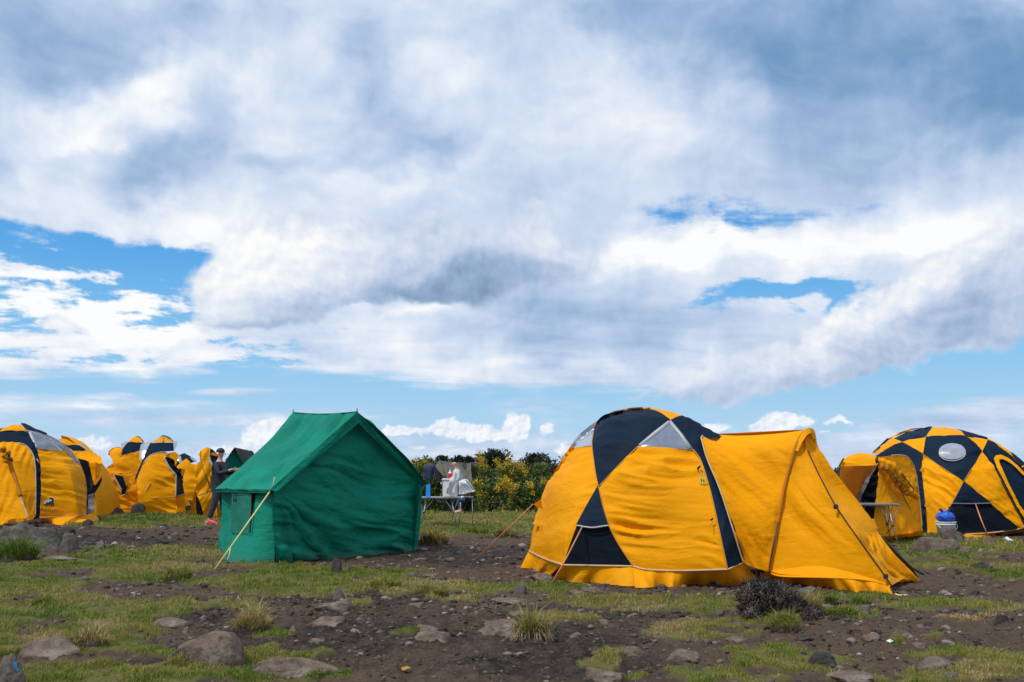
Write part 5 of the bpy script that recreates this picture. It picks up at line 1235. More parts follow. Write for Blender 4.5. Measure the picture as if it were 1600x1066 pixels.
shrub(828, 801, 70, 50, 31.0, 2600, L1_, 'green shrub with sparse yellow blossom beside the big dome tent', flowers=[(828, 759, 6, 50, 30.6), (850, 752, 5, 36, 30.4), (806, 760, 5, 40, 30.6), (832, 772, 4, 20, 30.5)], clumps=28)
shrub(862, 800, 60, 62, 31.6, 2200, L1_, 'green shrub partly hidden behind the big dome tent', clumps=24)
shrub(752, 772, 44, 52, 38, 1800, L1_, 'shrub with a column of orange-yellow blossom beside the tarpaulin shelter', flowers=[(751, 718, 8, 90, 37.6), (755, 729, 8, 80, 37.6), (749, 708, 5, 40, 37.6)], clumps=22)
shrub(800, 775, 84, 55, 38.5, 3200, L1_, 'broad shrub crowned with orange-yellow blossom in the middle of the thicket', flowers=[(795, 723, 9, 110, 38), (812, 729, 9, 100, 38), (820, 738, 7, 60, 37.8), (782, 731, 7, 50, 38), (800, 739, 6, 40, 37.8), (776, 722, 6, 50, 38)], clumps=32)
shrub(838, 770, 60, 48, 40, 1800, L1_, 'olive green shrub left of the dome of the big tent', clumps=22, tint=.55)
shrub(778, 730, 56, 30, 47, 2000, L2_, 'tall dark bushy tree heather on the skyline', clumps=26, leaf=.06)
shrub(752, 725, 24, 20, 48, 900, L2_, 'small dark heather bush left of the tall one on the skyline', clumps=14, leaf=.06)
shrub(838, 735, 80, 26, 46, 2600, L2_, 'low dark hedge-like heather on the skyline, right of the thicket', clumps=30, leaf=.06)
shrub(845, 748, 66, 24, 43, 1800, L3_, 'brownish heather bush below the skyline hedge', clumps=22, leaf=.05)
shrub(692, 728, 26, 18, 50, 1100, L2_, 'dark rounded heather bush behind the tarpaulin shelter', clumps=16, leaf=.06)
shrub(713, 728, 26, 17, 50, 1100, L2_, 'second dark rounded heather bush behind the tarpaulin shelter', clumps=16, leaf=.06)
shrub(735, 728, 26, 15, 50, 1000, L2_, 'low dark heather bush at the right end of the shelter ridge', clumps=14, leaf=.06)
shrub(665, 730, 40, 16, 48, 1400, L1_, 'green bush on the skyline right of the green tent', clumps=18, leaf=.06)
shrub(655, 752, 50, 36, 40, 2000, L1_, 'green bush dotted with yellow behind the table with the blue box', flowers=[(650, 723, 8, 40, 39.5), (664, 722, 6, 30, 39.5), (640, 728, 6, 30, 39.5)], clumps=24)
shrub(672, 782, 46, 42, 33, 2200, L1_, 'dense leafy shrub right behind the table with the blue box', clumps=26)
shrub(640, 780, 60, 44, 34, 2000, L1_, 'leafy shrub hidden behind the right corner of the green tent', clumps=22)
shrub(715, 798, 60, 26, 30.5, 2000, L2_, 'low dark bush under the white boxes', clumps=24, leaf=.045)
shrub(752, 746, 34, 34, 40, 1000, L3_, 'brown twiggy bush beside the column of orange blossom', clumps=14)
for (px, by, w, h, d, mt, lb) in ((600, 740, 90, 24, 52, L2_, 'dark bush on the ridge, hidden by the green tent roof'), (900, 745, 90, 34, 48, L2_, 'dark bush behind the dome of the big tent'),
    (165, 765, 30, 42, 36, L2_, 'dark bush peeping between two yellow tents on the left'), (288, 745, 30, 34, 38, L2_, 'dark bush showing above the small low yellow tent'),
    (230, 770, 60, 40, 38, L2_, 'dark bush behind the row of yellow tents'), (392, 745, 46, 40, 34, L1_, 'flowering bush behind the dark grey canvas tent'),
    (1318, 742, 60, 12, 60, L2_, 'low dark scrub on the horizon between the two right tents'), (1240, 748, 120, 20, 60, L2_, 'low scrub behind the long vestibule'), (1640, 745, 120, 24, 70, L1_, 'low green scrub at the right edge under the hill'), (30, 760, 120, 30, 45, L2_, 'bushes behind the leftmost tent'),
    (1000, 748, 140, 24, 55, L1_, 'green scrub behind the big dome tent'), (1440, 748, 160, 20, 62, L2_, 'scrub behind the checkered dome')):
    shrub(px, by, w, h, d, 900, mt, lb, clumps=16, leaf=.07)
# low green scrub on the slope between the shrubs: reads as one mass
xs, ys = RNG.uniform(-12, 9, 9000), RNG.uniform(33, 60, 9000)
kp = (fbm(xs*.5, ys*.5, 3, .5, 220) > -.05); xs, ys = xs[kp], ys[kp]
C = np.stack([xs, ys, gh(xs, ys)+RNG.uniform(.0, .45, len(xs))*np.clip(fbm(xs*.4, ys*.4, 3, .5, 222)+.6, .1, 1.2)], 1)
C = np.repeat(C, 3, 0)+RNG.normal(0, .10, (len(C)*3, 3)); V, F = leaves(C, 0, .06, RNG)
sc_ = tinted('ground_scrub', V, F, np.repeat(np.clip(RNG.normal(.45, .2, len(C)), 0, 1), 4), M['leaf'])
tag(sc_, 'low green ground scrub covering the slope behind the tents', 'ground cover', kind='stuff')

# dark dead heather clump in front of the tent door: many short woody knobs
def heather(px0, px1, py_top, py_base, d):
    T_ = thing('heather_clump', 'dark grey clump of dead heather in front of the big tent door', 'shrub', tuple(at((px0+px1)/2, py_base, d)[:2])+(0,))
    rng = np.random.default_rng(3); sc_ = d/FPX
    prof = [(1148, 925), (1158, 905), (1172, 897), (1190, 898), (1205, 908), (1222, 918), (1240, 932), (1252, 945), (1276, 956)]
    X = [p[0] for p in prof]; Yt = [p[1] for p in prof]
    core_v = []
    bm = bmesh.new(); bmesh.ops.create_icosphere(bm, subdivisions=4, radius=1)
    cx_ = ((1145+1280)/2-800)*sc_; W = (1280-1145)*sc_/2
    for v in bm.verts:
        x = cx_+v.co.x*W*.97; px = 800+x/sc_; top = np.interp(px, X, Yt); zt = CH+(HORIZ-top)*sc_-.05
        k = max(0, v.co.z); zz = k*max(zt, .05)*(1.0+.0*k)
        n_ = float(perlin(np.array([v.co.x*5]), np.array([v.co.y*5+v.co.z*4]), 3)[0])
        v.co = Vector((x, d+v.co.y*.42+.12, zz*(1+.12*n_)-.03 if v.co.z > 0 else -.06))
    me = bpy.data.meshes.new('dead_core'); bm.to_mesh(me); bm.free(); me.materials.append(M['twig_dark']); link('dead_core', me, T_)
    V, F, Tt = [], [], []; off_ = 0
    n = 7000
    px = rng.uniform(1146, 1282, n); top = np.interp(px, X, Yt); t = rng.uniform(0, 1, n)**.75
    lump = fbm(px*.055, t*2.4, 3, .6, 7)
    x = (px-800)*sc_; zt = (CH+(HORIZ-top)*sc_)*(.90+.22*lump); yy = d+.12-.42*np.sqrt(1-np.minimum(t, .999)**2)*(.82+.30*lump)*rng.uniform(.85, 1.05, n); z = zt*t
    for i in range(n):
        p = np.array([x[i], yy[i], z[i]]); dv = rng.normal(size=3)*.5+np.array([(px[i]-1205)*.006, -.35, .75]); dv /= np.linalg.norm(dv); L = rng.uniform(.02, .085)*(1.3 if rng.uniform() < .15 else 1)
        r = rng.uniform(.0025, .0065); a = np.cross(dv, [0, 0, 1.1]); a /= np.linalg.norm(a)+1e-9; b = np.cross(dv, a)
        ring = [a*r, (-a*.5+b*.87)*r, (-a*.5-b*.87)*r]
        V += [p+q for q in ring]+[p+dv*L*.7+q*1.3 for q in ring]+[p+dv*L]
        F += [(off_, off_+1, off_+4), (off_, off_+4, off_+3), (off_+1, off_+2, off_+5), (off_+1, off_+5, off_+4), (off_+2, off_, off_+3), (off_+2, off_+3, off_+5), (off_+3, off_+4, off_+6), (off_+4, off_+5, off_+6), (off_+5, off_+3, off_+6)]
        Tt += [min(1, max(0, rng.normal(.40+.5*lump[i], .24)))]*7; off_ += 7
    o_ = tinted('woody_tips', np.array(V), np.array(F, np.int32), np.array(Tt), M['twig_tips'], T_); o_['kind'] = 'stuff'
M['twig_dark'] = solid('dead_heather_core', (.020, .016, .014), .95, var=.4, scale=30, bump=1.0)
M['twig_tips'] = leaf_mat('dead_heather_tips', [(0, (.008, .006, .005)), (.5, (.036, .029, .025)), (1, (.14, .115, .10))], trans=0)
tussock(677, 852, 54, 26, .78, 'brown dry tussock mound under the table leg beside the green tent', 1100)
tussock(790, 842, 46, 20, .72, 'brown grassy hummock on the far grass between the tents', 900)
tussock(745, 836, 40, 12, .4, 'low green hummock on the far grass between the tents', 700)
tussock(1500, 972, 100, 9, .95, 'flattened pale dry grass by the black clod near the right edge', 900)
tussock(1540, 968, 50, 8, .9, 'bleached grass scraps touching the black clod near the right edge', 500)
heather(1145, 1280, 895, 970, 9.75)
# ------------------------------------------------------------------ rocks and stones
def rock_mat(name, col, lichen=(.30, .28, .24), dark=(.03, .026, .024), amt=.5):
    m = new_mat(name); t = NT(m); co = t.n('ShaderNodeTexCoord').outputs['Object']
    a = t.noise(6, 8, .68, co, .4); b = t.noise(30, 6, .7, co); c_ = t.noise(2.2, 4, .6, co)
    c = t.mix(t.rng(a, .38, .66), tuple(k*.62 for k in col), tuple(k*1.25 for k in col))
    c = t.mix(t.rng(c_, .54, .66, 0, amt), c, lichen); c = t.mix(t.rng(b, .50, .70, 0, .75), c, dark)
    h = t.math('ADD', t.math('MULTIPLY', a, .6), t.math('MULTIPLY', b, .25))
    bp = t.n('ShaderNodeBump', {'Strength': .8, 'Distance': .04, 'Height': h})
    p = t.n('ShaderNodeBsdfPrincipled', {'Base Color': c, 'Roughness': .88, 'Specular IOR Level': .25, 'Normal': bp.outputs[0]})
    t.out(p.outputs[0]); return m
M['rock_brown'] = rock_mat('brown_stone', (.175, .128, .098)); M['rock_grey'] = rock_mat('grey_stone', (.135, .118, .102), (.23, .215, .18))
M['rock_dark'] = rock_mat('dark_stone', (.055, .048, .045), (.12, .11, .10), (.015, .013, .012)); M['rock_pale'] = rock_mat('pale_stone', (.26, .225, .19))
_ico = {}
def ico(n):
    if n not in _ico:
        bm = bmesh.new(); bmesh.ops.create_icosphere(bm, subdivisions=n, radius=1)
        _ico[n] = (np.array([v.co[:] for v in bm.verts]), np.array([[v.index for v in f.verts] for f in bm.faces], np.int32)); bm.free()
    return _ico[n]
def rock(px, base, w, h, mat, label, seed=0, flat=0.0, depth=.8, sub=4, cuts=9, sink=.35, name='rock', rough=.14, cat='rock', group=None, top=None, d=None, boxy=1.0):
    rng = np.random.default_rng(seed*7+int(px)+int(base)*3)
    V, F = ico(sub); V = np.sign(V)*np.abs(V)**(boxy*rng.uniform(.72, .95))
    for i in range(cuts):
        n = rng.normal(size=3); n /= np.linalg.norm(n); c = rng.uniform(.50, .88); dd = V@n
        V -= np.clip(dd-c, 0, None)[:, None]*n[None]*.92
    s = seed*1.7
    nz = fbm(V[:, 0]*1.6+s, V[:, 1]*1.6+V[:, 2]*1.1, 4, .55, seed % 40)*rough*1.2 + fbm(V[:, 0]*5+s, V[:, 2]*5+V[:, 1]*4, 3, .6, seed % 31+3)*rough*.35
    V *= (1+nz)[:, None]
    V[:, 0] /= np.abs(V[:, 0]).max(); V[:, 1] /= np.abs(V[:, 1]).max(); V[:, 2] = V[:, 2]/V[:, 2].max()
    a, b = ray(px, base)
    if d is None:
        d = CH/-b
        for _ in range(3): z0 = gz(a*d, d); d = (z0-CH)/b
    z0 = gz(a*d, d) if d is not None else 0
    W = w*d/FPX/2; H = h*d/FPX; dep = W*depth
    # silhouette height as seen: the far part of the top is lifted by perspective
    x0 = a*(d+dep*.7); y0 = d+dep*.7
    z0 = gz(x0, y0)
    H = max(H-dep*.7*CH/d*1.0, H*.35, .02)
    if top is not None:
        k = np.interp(V[:, 0], [q[0] for q in top], [q[1] for q in top]); V[:, 2] = np.where(V[:, 2] > 0, V[:, 2]*k, V[:, 2])
    z = np.where(V[:, 2] > 0, V[:, 2]*H, V[:, 2]*H*.4)
    P = np.stack([x0+V[:, 0]*W, y0+V[:, 1]*dep, z0+z-H*.04-.01], 1)
    me = mesh_np(name, P, F, M[mat]); 
    o = link(name, me, None, (x0, y0, z0)); tag(o, label, cat, group); return o
RK = [
 (56, 862, 130, 50, 'rock_grey', 'large grey boulder with flat slanting top in front of the leftmost tent', 4, dict(sub=5, cuts=14, depth=.6, boxy=.8, top=[(-1, 1.1), (-.5, 1.05), (.35, .95), (1, .4)])),
 (108, 862, 34, 28, 'rock_grey', 'small brownish stone leaning on the right of the large grey boulder', 2, {}),
 (95, 878, 60, 10, 'rock_brown', 'thin flat stone at the foot of the large grey boulder', 3, {}),
 (156, 856, 19, 13, 'rock_grey', 'single grey stone on the dark soil right of the large boulder', 5, {}),
 (150, 868, 14, 7, 'rock_brown', 'little brown stone just below the single grey stone', 6, {}),
 (80, 1032, 96, 32, 'rock_brown', 'low brown boulder sunk in the turf, lower left', 7, dict(sub=4)),
 (322, 1038, 122, 54, 'rock_brown', 'big rounded brown boulder in the lower left centre', 8, dict(sub=5, cuts=3, depth=.5, boxy=1.15, rough=.08, top=[(-1, .55), (-.3, .8), (.3, 1.05), (.7, 1.1), (1, .8)])),
 (268, 980, 58, 13, 'rock_brown', 'flat slab level with the turf above the big rounded boulder', 9, {}),
 (292, 988, 15, 13, 'rock_brown', 'small upright stone above the big rounded boulder', 10, {}),
 (296, 994, 22, 6, 'rock_pale', 'little pale stone just above the big rounded boulder', 11, {}),
 (528, 893, 25, 26, 'rock_dark', 'pointed dark stone at the front hem of the green tent', 12, dict(cuts=14)),
 (552, 893, 18, 10, 'rock_dark', 'low dark stone next to the pointed one at the green tent', 13, {}),
 (529, 935, 28, 21, 'rock_grey', 'round grey stone at the lower edge of the grass strip', 14, {}),
 (520, 957, 62, 22, 'rock_brown', 'domed brown stone below the round grey stone', 15, dict(cuts=5)),
 (517, 979, 68, 20, 'rock_brown', 'wide low stone with a hollow top on the black soil', 16, {}),
 (457, 992, 21, 17, 'rock_brown', 'small angular brown stone on black soil left of the wide low stone', 17, dict(cuts=14)),
 (493, 1006, 34, 9, 'rock_brown', 'thin brown stone half buried below the angular one', 18, {}),
 (470, 1056, 150, 38, 'rock_brown', 'long smooth slab at the bottom edge, rising from turf', 19, dict(sub=5, depth=.35, cuts=5, top=[(-1, 1), (0, .8), (1, .4)])),
 (683, 1006, 72, 18, 'rock_brown', 'flat triangular slab on the black soil', 20, dict(cuts=14)),
 (668, 989, 42, 15, 'rock_brown', 'mossy lump behind the flat triangular slab', 21, {}),
 (788, 992, 104, 28, 'rock_brown', 'wide smooth hump of rock left of the shaggy tussock', 22, dict(sub=5, cuts=4)),
 (555, 993, 18, 7, 'rock_pale', 'small pale chip on black soil in the centre', 23, {}),
 (563, 1025, 12, 6, 'rock_pale', 'tiny pale chip low on the black soil', 24, {}),
 (640, 1007, 13, 6, 'rock_pale', 'tiny pale stone left of the triangular slab', 25, {}),
 (548, 1016, 9, 4, 'rock_pale', 'flat pale flake between the two pale chips', 26, {}),
 (676, 906, 32, 7, 'rock_brown', 'flat stone at the top right of the grass strip', 27, {}),
 (655, 950, 34, 10, 'rock_brown', 'grassy brown stone below the right end of the grass strip', 28, {}),
 (800, 945, 76, 10, 'rock_brown', 'long low stone on bare soil between the two tents', 29, {}),
 (810, 924, 26, 18, 'rock_grey', 'round grey stone below the left corner of the big tent', 30, {}),
 (845, 905, 40, 12, 'rock_brown', 'flat stone by the guy rope of the big tent', 31, {}),
 (924, 926, 34, 11, 'rock_brown', 'pale brown stone at the hem of the big tent', 32, {}),
 (903, 929, 30, 8, 'rock_brown', 'flatter stone left of the pale brown one at the hem', 33, {}),
 (1113, 917, 24, 13, 'rock_dark', 'dark stone resting on the skirt of the big tent', 34, {}),
 (812, 958, 34, 9, 'rock_brown', 'low stone on soil below the grey round stone', 35, {}),
 (920, 960, 22, 12, 'rock_dark', 'dark lump of soil-covered stone below the big tent', 36, {}),
 (1035, 955, 14, 8, 'rock_pale', 'white pebble-like stone in front of the big tent', 37, {}),
 (1022, 962, 24, 10, 'rock_dark', 'dark flat stone beside the white pebble-like stone', 38, {}),
 (1008, 958, 12, 8, 'rock_brown', 'little brown stone left of the white pebble-like stone', 39, {}),
 (1125, 962, 17, 9, 'rock_grey', 'small grey stone left of the heather clump', 40, {}),
 (940, 975, 26, 8, 'rock_brown', 'small slab right of the green patch in the centre', 41, {}),
 (898, 998, 28, 10, 'rock_brown', 'pair of brown stones right of the shaggy tussock', 42, {}),
 (1026, 1000, 14, 9, 'rock_brown', 'small brown stone above the two ridge-like rocks', 43, {}),
 (1080, 996, 10, 6, 'rock_grey', 'tiny grey stone, upper one of the little cluster', 44, {}),
 (1104, 1006, 18, 9, 'rock_grey', 'bluish grey stone of the little cluster in the right centre', 45, {}),
 (1090, 1000, 13, 8, 'rock_brown', 'brown stone in the middle of the little cluster', 46, {}),
 (1077, 1002, 14, 6, 'rock_grey', 'low left stone of the little cluster', 47, {}),
 (988, 1024, 56, 18, 'rock_brown', 'low ridge of brown rock in the right centre', 48, dict(depth=.5)),
 (1062, 1030, 66, 18, 'rock_brown', 'slanting low ridge of brown rock beside the first one', 49, dict(depth=.5)),
 (940, 1066, 62, 22, 'rock_brown', 'angular slab at the bottom edge, right of centre', 50, dict(cuts=14)),
 (970, 1052, 16, 6, 'rock_brown', 'thin stone right of the angular bottom slab', 51, {}),
 (1045, 1054, 18, 7, 'rock_dark', 'small dark stone near the bottom edge', 52, {}),
 (1150, 1004, 44, 12, 'rock_brown', 'brown stone beside grass below the heather clump', 53, {}),
 (1286, 1043, 46, 27, 'rock_dark', 'dark oval stone, lower right', 54, dict(cuts=4, sub=5)),
 (1256, 1028, 12, 7, 'rock_dark', 'tiny dark stone left of the dark oval stone', 55, {}),
 (1328, 1028, 16, 8, 'rock_brown', 'small brown stone right of the dark oval stone', 56, {}),
 (1352, 960, 25, 16, 'rock_grey', 'rounded stone on soil below the tent door corner', 57, {}),
 (1362, 1004, 32, 12, 'rock_brown', 'brown stone left of the small green tufts, lower right', 58, {}),
 (1414, 1000, 34, 14, 'rock_brown', 'slanting brown stone behind the small green tufts', 59, {}),
 (1437, 1014, 26, 9, 'rock_brown', 'flat brown stone right of the small green tufts', 60, {}),
 (1476, 930, 34, 9, 'rock_pale', 'pale flat stone on the bare soil at right', 61, {}),
 (1458, 929, 15, 7, 'rock_dark', 'dark stone touching the pale flat stone', 62, {}),
 (1525, 930, 18, 10, 'rock_dark', 'dark stone on bare soil near the right edge', 63, {}),
 (1564, 977, 28, 20, 'rock_dark', 'black clod beside the pale debris near the right edge', 64, dict(cuts=16, rough=.3)),
 (1520, 1003, 20, 9, 'rock_dark', 'dark crumbly clod low on the right', 65, dict(rough=.3)),
 (1483, 1008, 22, 7, 'rock_pale', 'bleached flake left of the crumbly clod', 66, {}),
 (1450, 973, 16, 8, 'rock_dark', 'black pebble-like stone on the bare soil at right', 67, {}),
 (1438, 976, 14, 6, 'rock_brown', 'brown stone beside the black one on bare soil', 68, {}),
 (1384, 968, 26, 7, 'rock_brown', 'flat brown stone in the middle of the bare soil', 69, {}),
 (1460, 1052, 68, 22, 'rock_brown', 'smooth brown rock rising from turf, lower right corner', 70, dict(cuts=4)),
 (1330, 1068, 76, 14, 'rock_brown', 'long low rock cut by the bottom edge at right', 71, {}),
 (1482, 1066, 30, 12, 'rock_grey', 'grey stone at the bottom edge, lower right corner', 72, {}),
 (1535, 890, 36, 14, 'rock_dark', 'dark earthy lump on the grass at the right', 73, dict(rough=.3)),
 (1560, 896, 30, 8, 'rock_dark', 'flatter earthy lump on the grass at the right', 74, dict(rough=.3)),
 (1594, 890, 14, 8, 'rock_dark', 'dark lump at the right edge of the picture', 75, {}),
 (1510, 863, 20, 10, 'rock_brown', 'brown stone in front of the checkered dome', 76, {}),
 (1546, 852, 24, 13, 'rock_brown', 'stone holding the guy rope of the checkered dome', 77, {}),
 (1448, 865, 96, 33, 'rock_brown', 'long brown rock with overhanging end, before the checkered dome', 78, dict(sub=5, cuts=6, depth=.35, boxy=.55, rough=.07, top=[(-1, 1.1), (-.6, 1.0), (0, .8), (.6, .75), (1, .95)])),
 (1491, 849, 42, 27, 'rock_grey', 'grey stone in front of the white bucket', 79, dict(cuts=12)),
 (175, 806, 42, 14, 'rock_dark', 'flat dark rock at the foot of the middle yellow tent', 80, {}),
 (215, 806, 24, 20, 'rock_dark', 'pointed dark rock at the foot of the yellow tents', 81, dict(cuts=12)),
 (237, 800, 22, 12, 'rock_dark', 'dark rock left of centre under the tent with the doorway', 82, {}),
 (252, 799, 20, 12, 'rock_dark', 'dark rock right of centre under the tent with the doorway', 83, {}),
 (277, 796, 20, 10, 'rock_dark', 'dark rock under the skirt corner of the tent with the doorway', 84, {}),
 (301, 800, 30, 22, 'rock_dark', 'large dark rock between the tents left of the person', 85, dict(cuts=12)),
 (106, 828, 26, 14, 'rock_dark', 'dark rock on the hem of the leftmost tent', 86, {}),
 (137, 822, 18, 10, 'rock_dark', 'smaller dark rock on the hem of the leftmost tent', 87, {}),
 (1265, 926, 40, 12, 'rock_grey', 'flat grey stone at the hem of the tent door', 88, {}),
 (1318, 932, 26, 9, 'rock_grey', 'second flat stone at the hem of the tent door', 89, {}),
 (752, 806, 20, 6, 'rock_brown', 'pale brown slab on the far grass below the flowering shrubs', 90, {}),
 (732, 794, 12, 8, 'rock_brown', 'reddish stone under the white boxes', 91, {}),
 (822, 820, 12, 5, 'rock_grey', 'small grey stone on the far grass left of the big tent', 92, {}),
 (1255, 1000, 30, 8, 'rock_dark', 'flat dark stone below the gold tussock', 93, {}),
 (205, 862, 14, 6, 'rock_pale', 'pale stone on the dark strip of soil, left', 94, {}),
 (265, 842, 10, 4, 'rock_pale', 'small pale stone on the upper dark strip of soil, left', 95, {}),
 (320, 848, 12, 6, 'rock_grey', 'small grey stone on the dark soil left of the green tent', 96, {}),
 (343, 850, 10, 6, 'rock_grey', 'small grey stone close to the green tent corner', 97, {}),
]
for i, (px, base, w, h, mt, lb, sd, kw) in enumerate(RK):
    kw.setdefault('sub', 4 if w > 26 else 3)
    rock(px, base, w, h, mt, lb, seed=sd, **kw)
cornerstone = rock(12, 1078, 62, 60, 'rock_grey', 'grey boulder with a dab of blue paint in the bottom left corner', seed=101, sub=5, depth=.6, cuts=12)
from mathutils.bvhtree import BVHTree
def on_rock(o, outline, mat, name):
    me = o.data; bv = BVHTree.FromPolygons([o.matrix_world @ v.co if False else v.co+o.location for v in me.vertices], [p.vertices[:] for p in me.polygons])
    P, F = fill(outline, 1.2); V = []
    for p in P:
        a, b = ray(p[0], p[1]); dr = Vector((a, 1, b)).normalized(); h = bv.ray_cast(Vector((0, 0, CH)), dr)
        V.append(h[0]-dr*.004 if h[0] is not None else Vector((a*7, 7, CH+b*7)))
    return link(name, mesh_np(name, V, F, mat), o)
M['paint'] = solid('blue_paint', (.06, .20, .34), .7, var=.5, scale=40)
on_rock(cornerstone, [(19, 1033), (23, 1030), (26, 1035), (27, 1043), (30, 1047), (27, 1051), (23, 1047), (21, 1040)], M['paint'], 'paint_mark')
# earthy mounds beside the table and in the back
for (px, b_, w, h, lb) in ():
    o_ = rock(px, b_, w, h, 'soil' if w < 80 else 'straw', lb, seed=int(px), cuts=2, rough=.25, name='earth_mound', cat='mound')
# loose gravel and clods
def gravel(n, r0, r1, s0, s1, name, mats, label, dark):
    x, y = scatter(n, r0, r1); g, d, q = masks(x, y)
    k = (g < .35) & (RNG.uniform(0, 1, n) < .35+.65*(fbm(x*1.3, y*1.3, 3, .5, 230) > 0)); x, y = x[k], y[k]; z = gh(x, y); m = len(x)
    Vb, Fb = ico(1); s = RNG.uniform(0, 1, m)**2.5*(s1-s0)+s0; s *= np.clip(y/9, .8, 2.2)
    sc3 = np.stack([s*RNG.uniform(.7, 1.5, m), s*RNG.uniform(.7, 1.3, m), s*RNG.uniform(.35, .8, m)], 1)
    V = Vb[None]*(1+RNG.normal(0, .16, (m, len(Vb), 1)))*sc3[:, None]; a = RNG.uniform(0, 6.28, m); c, s_ = np.cos(a)[:, None], np.sin(a)[:, None]
    P = np.stack([V[..., 0]*c-V[..., 1]*s_+x[:, None], V[..., 0]*s_+V[..., 1]*c+y[:, None], V[..., 2]+z[:, None]], -1).reshape(-1, 3)
    F = (Fb[None]+(np.arange(m)*len(Vb))[:, None, None]).reshape(-1, 3).astype(np.int32)
    o = tinted(name, P, F, np.repeat(np.clip(RNG.normal(dark, .25, m), 0, 1), len(Vb)), mats); tag(o, label, 'gravel', kind='stuff')
M['gravel'] = leaf_mat('gravel_stone', [(0, (.018, .015, .014)), (.4, (.060, .048, .040)), (.75, (.14, .11, .09)), (1, (.30, .27, .24))], rough=.9, trans=0)
M['gravel_pale'] = leaf_mat('gravel_stone_pale', [(0, (.05, .038, .030)), (.5, (.13, .10, .078)), (1, (.26, .22, .18))], rough=.9, trans=0)
gravel(26000, 5.9, 13, .004, .030, 'loose_gravel', M['gravel'], 'loose dark gravel and clods scattered over the bare soil', .40)
gravel(1300, 6.2, 16, .018, .050, 'half_buried_stones', M['gravel_pale'], 'fist-sized brown stones half buried across the trampled ground', .5)
gravel(9000, 12, 26, .008, .040, 'loose_stones', M['gravel'], 'small loose stones on the farther bare soil', .42)
# blue paint dab follows the boulder face
dg = bpy.context.evaluated_depsgraph_get()
# ------------------------------------------------------------------ tables and things on them
def folding_table(name, label, c, w, dep, h, rz=0.0, leg_lo=0.0):
    T_ = thing(name, label, 'table', (c[0], c[1], leg_lo)); ca, sa = math.cos(rz), math.sin(rz)
    W = lambda x, y, z: Vector((c[0]+x*ca-y*sa, c[1]+x*sa+y*ca, z))
    n = 7
    for i in range(n):                                  # roll-up slats
        xx = -w/2+w*(i+.5)/n
        link('slat', box_me('slat', W(xx, 0, h), (w/n-.006, dep, .014), M['alu'], rz=rz, bev=.003), T_)
    for s in (-1, 1):
        link('rail', tube_me('rail', [W(-w/2, s*dep*.42, h-.02), W(w/2, s*dep*.42, h-.02)], .011, M['alu'], 6), T_)
    for sx in (-1, 1):
        for sy in (-1, 1):
            top = W(sx*w*.30, sy*dep*.30, h-.02); knee = W(sx*w*.36, sy*dep*.34, h*.5+leg_lo*.5); foot = W(sx*w*.44, sy*dep*.42, leg_lo+.0)
            lg = link('leg', tube_me('leg', [top, knee, foot], [.012, .012, .010], M['alu'], 6), T_)
            link('joint', tube_me('joint', [knee+Vector((0, 0, .025)), knee-Vector((0, 0, .025))], .020, M['alu_dark'], 6), lg)
            link('brace', tube_me('brace', [knee, W(sx*w*.47, sy*dep*.3, h-.02)], .008, M['alu_dark' if sy > 0 else 'alu'], 5), T_)
            link('brace', tube_me('brace', [knee, W(sx*w*.12, sy*dep*.32, h-.02)], .008, M['alu'], 5), T_)
        link('cross_bar', tube_me('cross_bar', [W(sx*w*.36, -dep*.34, h*.5), W(sx*w*.32, dep*.30, h*.28)], .007, M['alu_dark'], 5), T_)
    return T_
ta = at(686, 777, 23.6); TA = folding_table('folding_table', 'aluminium folding table beside the green tent with boxes on it', (ta.x, ta.y), 1.0, .62, ta.z, .05, gz(ta.x, ta.y)-.02)
tb = at(1372, 787, 18.3); TB = folding_table('folding_table', 'aluminium folding table in front of the arched porch', (tb.x-.15, tb.y), .95, .6, tb.z, -.15, gz(tb.x, tb.y)-.02)
M['blue_p'] = solid('bright_blue_plastic', (.01, .30, .85), .4, var=.08); M['red_p'] = solid('red_plastic', (.62, .015, .02), .35, var=.05)
z_t = ta.z+.008
def on(px, d): return (px-800)/FPX*d
bx = on(670.5, 23.4)
BB = thing('carton', 'narrow bright blue carton standing on the folding table by the green tent', 'box', (bx, 23.4, z_t))
link('body', box_me('body', (bx, 23.4, z_t+.150), (.108, .08, .30), M['blue_p'], rz=.1, bev=.006), BB); link('flap', box_me('flap', (bx, 23.4, z_t+.306), (.100, .075, .010), M['blue_p'], rz=.14, bev=.003), BB)
wx = on(704.5, 23.5)
WB = thing('storage_box', 'white plastic storage box with rimmed lid on the folding table', 'box', (wx, 23.5, z_t))
link('body', box_me('body', (wx, 23.5, z_t+.20), (.34, .30, .40), M['white_plastic'], bev=.02, top=1.03), WB)
link('lid', box_me('lid', (wx, 23.5, z_t+.42), (.38, .34, .05), M['white_plastic'], bev=.012), WB)
link('handle', tube_me('handle', [(wx-.19, 23.4, z_t+.36), (wx-.22, 23.36, z_t+.33), (wx-.19, 23.34, z_t+.30)], .008, M['white_plastic'], 5), WB)
tz = z_t+.455
tw = loft_me('towel', [Vector((wx+.02, 23.25, tz+.0)), Vector((wx+.12, 23.24, tz+.10)), Vector((wx+.19, 23.3, tz+.13))], [Vector((wx-.09, 23.31, z_t+.10)), Vector((wx-.03, 23.30, z_t+.06)), Vector((wx+.04, 23.31, z_t+.05))], M['white_cloth'], nu=14, nv=26, ang=80, amp=.012, k=9, sag=-.05)
tag(link('towel', tw, None, (wx, 23.3, z_t)), 'white towel draped over the front of the storage box', 'towel')
wx2 = on(729, 23.9)
